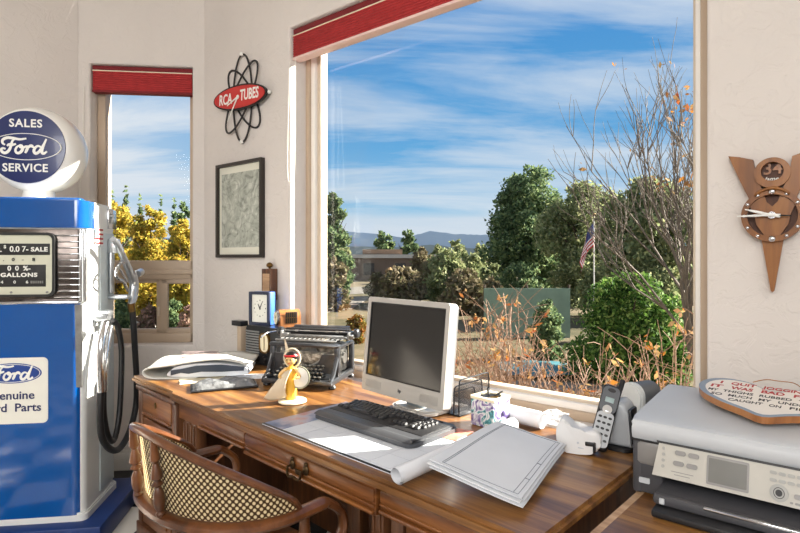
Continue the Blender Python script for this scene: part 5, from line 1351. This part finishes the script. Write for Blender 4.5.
# seen through the large window
tree('evergreen_tree', 'green evergreen tree by the left edge of the large window', 332, 188, 300, 24, 22, EVG, 12000, .12, 11, nb=12)
tree('evergreen_tree', 'tall dark evergreen tree, the tallest crown seen through the large window', 529, 160, 300, 48, 28, EVG, 26000, .15, 12, nb=18)
tree('olive_tree', 'broad olive green tree behind the flag', 584, 178, 305, 56, 23, OLV, 24000, .13, 13, nb=16)
tree('olive_tree', 'wide olive green tree filling the right side of the large window', 650, 172, 310, 60, 17, OLV, 26000, .12, 14, nb=16)
tree('evergreen_tree', 'small round tree beyond the far flat-roofed house, nearer the evergreen at the window edge', 384, 229, 262, 15, 55, EVG, 2500, .28, 15, nb=8)
tree('evergreen_tree', 'small tall tree beyond the far flat-roofed house, right-hand one of the pair', 407, 227, 262, 14, 52, EVG, 2800, .28, 16, nb=8)
tree('olive_tree', 'small pale tree near the horizon left of the tallest evergreen', 455, 238, 268, 15, 45, OLV, 2200, .24, 17, nb=8)
tree('olive_tree', 'low wide tree near the horizon touching the tallest evergreen', 480, 242, 268, 14, 42, OLV, 1800, .24, 18, nb=7)
tree('shrub', 'olive green shrub standing above the top right of the monitor', 448, 247, 292, 26, 24, OLV, 5000, .13, 19, 'bush', cat='shrub')
tree('shrub', 'grey-brown dry shrub behind the top edge of the monitor', 400, 266, 300, 30, 22, BRUSH, 4000, .14, 20, 'bush', cat='shrub')
tree('shrub', 'wide grey-brown dry shrub right of the monitor', 463, 268, 306, 30, 19, BRUSH, 4500, .13, 21, 'bush', cat='shrub')
tree('shrub', 'small grey dry shrub below the far house wall', 428, 262, 296, 18, 26, BRUSH, 2500, .14, 22, 'bush', cat='shrub')
tree('shrub', 'low orange-tinged shrub left of the monitor in the yard', 356, 313, 332, 14, 12, leafmat('orange_shrub_leaf', [C(150, 78, 28), C(128, 104, 40), C(110, 110, 50)], .2), 2500, .05, 23, 'bush', False, cat='shrub')
tree('shrub', 'small yellow-green shrub beside the road', 403, 281, 293, 7, 24, GRN, 900, .10, 24, 'bush', False, cat='shrub')
tree('shrub', 'bare grey thicket under the evergreen at the window edge', 333, 255, 300, 20, 20, BRUSH, 3500, .12, 25, 'bush', False, cat='shrub')
tree('round_bush', 'big rounded glossy green bush in the yard below the flag', 629, 270, 392, 66, 8, GRN, 34000, .05, 26, 'bush', cat='bush', nb=26)
tree('shrub', 'green leafy shrub in front of the green reflected-tint panel', 546, 296, 360, 20, 10, EVG, 6000, .05, 27, 'bush', cat='shrub')
# bare deciduous tree
def bare_tree(name, lbl, base, H, seed, lean, m_, depth=5, leaf=None, n0=3):
    root = thing(name, lbl, 'tree', base); rn = random.Random(seed); s = Shape(); tips = []
    def br(p, d, L, r_, k):
        q = [p]; dd = d.copy()
        for i in range(4):
            dd = (dd + Vector((rn.uniform(-.14, .14), rn.uniform(-.14, .14), rn.uniform(-.02, .14)))).normalized(); q.append(q[-1] + dd * L / 4)
        s.tube(q, [r_ * (1 - .12 * i) for i in range(5)], 5 if k > 2 else 4, cap=False)
        if k == 0: tips.append(q[-1]); return
        for i in range(n0 if k > 1 else 3):
            j = rn.choice((2, 3, 4)); nd = (dd + Vector((rn.uniform(-.75, .75), rn.uniform(-.75, .75), rn.uniform(-.1, .6)))).normalized(); br(q[j], nd, L * rn.uniform(.62, .82), r_ * .58, k - 1)
    for i in range(3):
        br(Vector((0, 0, -.05)), Vector((lean + rn.uniform(-.25, .15), rn.uniform(-.2, .2), 1)).normalized(), H * .38, H * .009, depth)
    s.build('branches', m_, root)
    if leaf: leafcloud('leaves', leaf, root, [(tuple(p), (.12, .12, .12)) for p in rn.sample(tips, min(len(tips), 30))], 60, .06, seed)
    return root
bare_tree('bare_tree', 'tall bare grey-branched tree at the right edge of the large window', (3.95, 7.0, -.55), 4.5, 4, -.12, mat('grey_branch', C(104, 94, 84), .9, var=.2), 4, DRY, 4)

# far house
hs_ = at(0, 0, 45)
hse = thing('house', 'low brown flat-roofed house beyond the road', 'house', (-3.0, 47, -.8))
s = Shape(); s.box((0, 0, 1.0), (11.5, 5, 2.1)); s.build('wall', mat('brown_house_wall', C(112, 96, 84), .9, var=.08, scale=1), hse)
s = Shape(); s.box((0, 0, 2.18), (12.0, 5.4, .3)); s.build('roof', mat('white_parapet', C(190, 184, 176), .9), hse)
s = Shape(); s.box((1.5, -.5, 2.55), (3.4, 2, .45)); s.build('roof_block', mat('tan_roof_block', C(120, 100, 84), .9), hse)
s = Shape(); s.box((-3.4, -.6, 2.9), (1.4, 1.2, 1.3)); s.build('chimney', mat('brick_red', C(98, 50, 44), .9, var=.2, scale=8), hse)
for x in (-2.5, .4, 3.0):
    s = Shape(); s.box((x, -2.52, 1.1), (.9, .06, 1.0)); s.build('window', mat('house_pane', C(40, 42, 46), .2), hse)
# rock pile by the road
rn = random.Random(3)
for k, (dx, dz, r_, lb) in enumerate(((-.46, 0, .38, 'tan boulder at the left foot of the rock pile by the road'), (.5, 0, .42, 'tan boulder at the right foot of the rock pile by the road'), (.02, .66, .34, 'pale boulder on top of the rock pile by the road'))):
    s = Shape(); bmesh.ops.create_icosphere(s.bm, subdivisions=2, radius=r_)
    for v in s.bm.verts: v.co *= rn.uniform(.8, 1.15); v.co.z = max(v.co.z * .9, -.3 * r_ / .4)
    q = onz(389.5, 283, -.7); tag(s.build('boulder', mat('tan_rock', C(128, 100, 64), .9, var=.2, scale=5), loc=(q.x + dx, q.y - 1, -.45 + dz), ang=25), lb, 'rock')

# green panel standing in for a tint reflected in the glass, tarp
f0 = at(488, 287, 13); 
reflection = thing('reflection_panel', 'upright green panel standing in for a tint reflected in the window glass', 'reflection', (f0.x, 13, -.7))
s = Shape(); s.box((.95, 0, .62), (2.1, .03, 1.28)); s.build('reflection_tint', mat('reflected_green', C(120, 140, 122), .8, var=.12, scale=3), reflection)
for k in range(3):
    s = Shape(); s.cyl((-.08 + k * 1.03, .03, 0), (-.08 + k * 1.03, .03, 1.34), .03, n=8); s.build('post', BARK, reflection)
tq = onz(540, 372, -.52)
tp = thing('tarp', 'teal blue tarp spread on the ground beyond the dry shrubs', 'tarp', (tq.x, tq.y, -.52))
s = Shape(); s.grid(lambda i, j: Vector((-.62 + 1.24 * i, -.5 + 1.0 * j, .05 + .12 * math.sin(PI * i) * math.sin(PI * j) + .02 * math.sin(11 * i + 7 * j))), 16, 12); s.build('sheet', mat('teal_sheet', C(60, 110, 118), .5, var=.1), tp)

# flag on a pole
fp = at(594, 216, 15)
pole = thing('flag_pole', 'tall thin white flag pole in front of the olive trees', 'flag pole', (fp.x, 15, -.7))
s = Shape(); s.cyl((0, 0, 0), (0, 0, fp.z + .7), .022, .016, 8); s.build('pole', TRIMW, pole)
s = Shape(); s.ball((0, 0, fp.z + .74), (.05, .05, .05), 10); s.build('finial', BRASS, pole)
flag = thing('flag', 'limp red, white and blue striped flag hanging in folds from the pole', 'flag', (fp.x - .03, 15, fp.z))
FR_, FWt, FBl = mat('flag_red', C(200, 66, 70), .8), mat('flag_white', C(240, 232, 228), .8), mat('flag_navy', C(66, 74, 122), .8)
s = Shape(); nu, nv = 26, 26
def flagpt(i, j):
    # i along the fly, j down the hoist; the free side sags
    drop = 1.1 * (i ** 1.1); x = -.36 * math.sin(min(1, i * 1.25) * PI * .5) * (.55 + .45 * j); 
    return Vector((x + .03 * math.sin(9 * i), -.05 * math.sin(14 * i + 2 * j), -.10 - .75 * j * (1 - .25 * i) - drop * .85))
s.grid(flagpt, nu, nv)
fo = s.build('cloth', [FR_, FWt, FBl], flag, ang=80)
for k, p in enumerate(fo.data.polygons):
    i, j = k // nv, k % nv; p.material_index = 2 if (i < nu * .4 and j < nv * 7 / 13) else int(j / 2) % 2

# dry shrubs with tan stems and orange leaves just outside the glass
def dry_shrub(lbl, px, Y, H, W_, n, nl, seed, lean=0.0):
    x = (px - 400) / FPX * Y; root = thing('dry_shrub', lbl, 'shrub', (x, Y, -.48)); rn = random.Random(seed); s = Shape(); tips = []
    for k in range(n):
        a = rn.uniform(0, 2 * PI); r0 = .06 * rn.random(); w = W_ * rn.uniform(.2, 1); h = H * rn.uniform(.6, 1.0)
        p0 = Vector((r0 * math.cos(a), r0 * math.sin(a), 0)); p3 = Vector((w * math.cos(a) + lean * h, w * math.sin(a) * .6, h))
        pm = p0.lerp(p3, .5) + Vector((-.25 * w * math.cos(a), -.2 * w * math.sin(a), .06 * h)); q = smooth([p0, pm, p3], 5)
        s.tube([v + Vector((rn.uniform(-1, 1), rn.uniform(-1, 1), 0)) * .008 for v in q], [.0048 * (1 - .07 * i) for i in range(len(q))], 4, cap=False)
        for b_ in range(6):
            i = rn.randint(3, len(q) - 1); d = Vector((rn.uniform(-1, 1), rn.uniform(-1, 1), rn.uniform(.2, 1.2))).normalized(); L = H * rn.uniform(.06, .16)
            s.tube([q[i], q[i] + d * L * .5 + Vector((0, 0, .01)), q[i] + d * L], [.0028, .0022, .0014], 3, cap=False); tips.append(q[i] + d * L)
        tips.append(p3)
    s.build('stems', TWIG, root)
    sel = [rn.choice(tips) for _ in range(nl)]
    leafcloud('leaves', DRY, root, [(tuple(p), (.03, .03, .035)) for p in sel], nl * 4, .030, seed, 1.5)
    return root
dry_shrub('dry twiggy shrub with orange leaves rising behind the letter rack', 478, 3.55, 1.42, .32, 58, 50, 41)
dry_shrub('dense dry shrub with orange leaves rising behind the pencil tin', 512, 3.3, 1.52, .32, 60, 60, 42)
dry_shrub('dry shrub with rusty leaves right behind the paper stack', 548, 3.1, 1.22, .32, 46, 34, 43)
dry_shrub('thin dry shrub with few leaves behind the phone cradle', 588, 3.0, 1.38, .36, 46, 20, 44)
dry_shrub('sparse dry shrub behind the cordless phone', 622, 2.9, 1.2, .34, 40, 18, 45)
dry_shrub('dry shrub with bright orange leaves by the right window edge', 672, 2.75, 1.5, .28, 36, 46, 46)
dry_shrub('low dry shrub seen between the monitor and the letter rack', 452, 3.9, 1.25, .34, 44, 30, 47)

# seen through the narrow window
for k, (px, yt, yb, hw_, Y, lb) in enumerate(((117, 196, 300, 26, 17.8, 'golden autumn tree at the left of the narrow window'), (150, 200, 300, 26, 16, 'golden autumn tree in the middle of the narrow window'), (181, 212, 302, 22, 14.6, 'golden autumn tree at the right of the narrow window'))):
    tree('golden_tree', lb, px, yt, yb, hw_ + 3, Y, GOLD, 16000, .075, 60 + k, 'bush', nb=16)
for k, (px, yt, hw_, lb) in enumerate(((112, 190, 8, 'dark conifer tip above the golden trees, leftmost in the narrow window'), (126, 184, 9, 'tallest dark conifer tip above the golden trees in the narrow window'), (140, 193, 7, 'short dark conifer tip just right of the tallest conifer'), (161, 192, 7, 'thin dark conifer tip above the middle golden tree'), (174, 195, 8, 'dark conifer tip left of the round dark tree'))):
    tree('conifer', lb, px, yt, 300, hw_, (30, 34, 31, 35, 29)[k], EVG, 2600, .20, 70 + k, 'cone', nb=10)
tree('evergreen_tree', 'round dark tree behind the golden trees at the right of the narrow window', 185, 196, 300, 13, 26, EVG, 3000, .2, 78, nb=9)
for k, (px, yt, yb, hw_, lm, lb) in enumerate(((120, 298, 320, 18, EVG, 'dark low shrub under the golden trees at the left'), (150, 304, 321, 14, PINKR, 'pinkish low brush under the middle golden tree'), (172, 298, 320, 15, EVG, 'dark low shrub under the golden trees at the right'), (188, 304, 322, 11, PINKR, 'pinkish low brush at the gravel edge on the right'))):
    tree('shrub', lb, px, yt, yb, hw_, 14.5 - .3 * k, lm, 2200, .07, 80 + k, 'bush', False, cat='shrub', nb=8)

rn = random.Random(77)
for k, (px, yt, yb, hw_, Y, lb) in enumerate(((345, 246, 262, 14, 60, 'far low scrub at the horizon beside the house chimney'), (424, 246, 266, 16, 40, 'far grey-green scrub right of the flat-roofed house'), (436, 243, 264, 10, 58, 'far round scrub beside the small pale tree'), (470, 252, 276, 18, 34, 'olive scrub under the far low wide tree'),
        (492, 262, 292, 18, 24, 'olive scrub at the left foot of the tallest evergreen'), (378, 272, 296, 16, 26, 'grey scrub in front of the house wall, by the rock pile'), (520, 262, 302, 26, 21, 'dark scrub in front of the tallest evergreen trunk'), (602, 266, 308, 30, 18, 'olive scrub behind the round bush, near the flag pole'), (672, 262, 322, 28, 12.6, 'olive scrub behind the bare tree, right of the round bush'), (490, 276, 304, 20, 17, 'tan brush beside the green reflected-tint panel'))):
    tree('shrub', lb, px, yt, yb, hw_, Y, (OLV, BRUSH, OLV, OLV, OLV, BRUSH, EVG, OLV, OLV, BRUSH)[k], 4500, .0042 * Y + .02, 100 + k, 'bush', False, cat='shrub', nb=9)
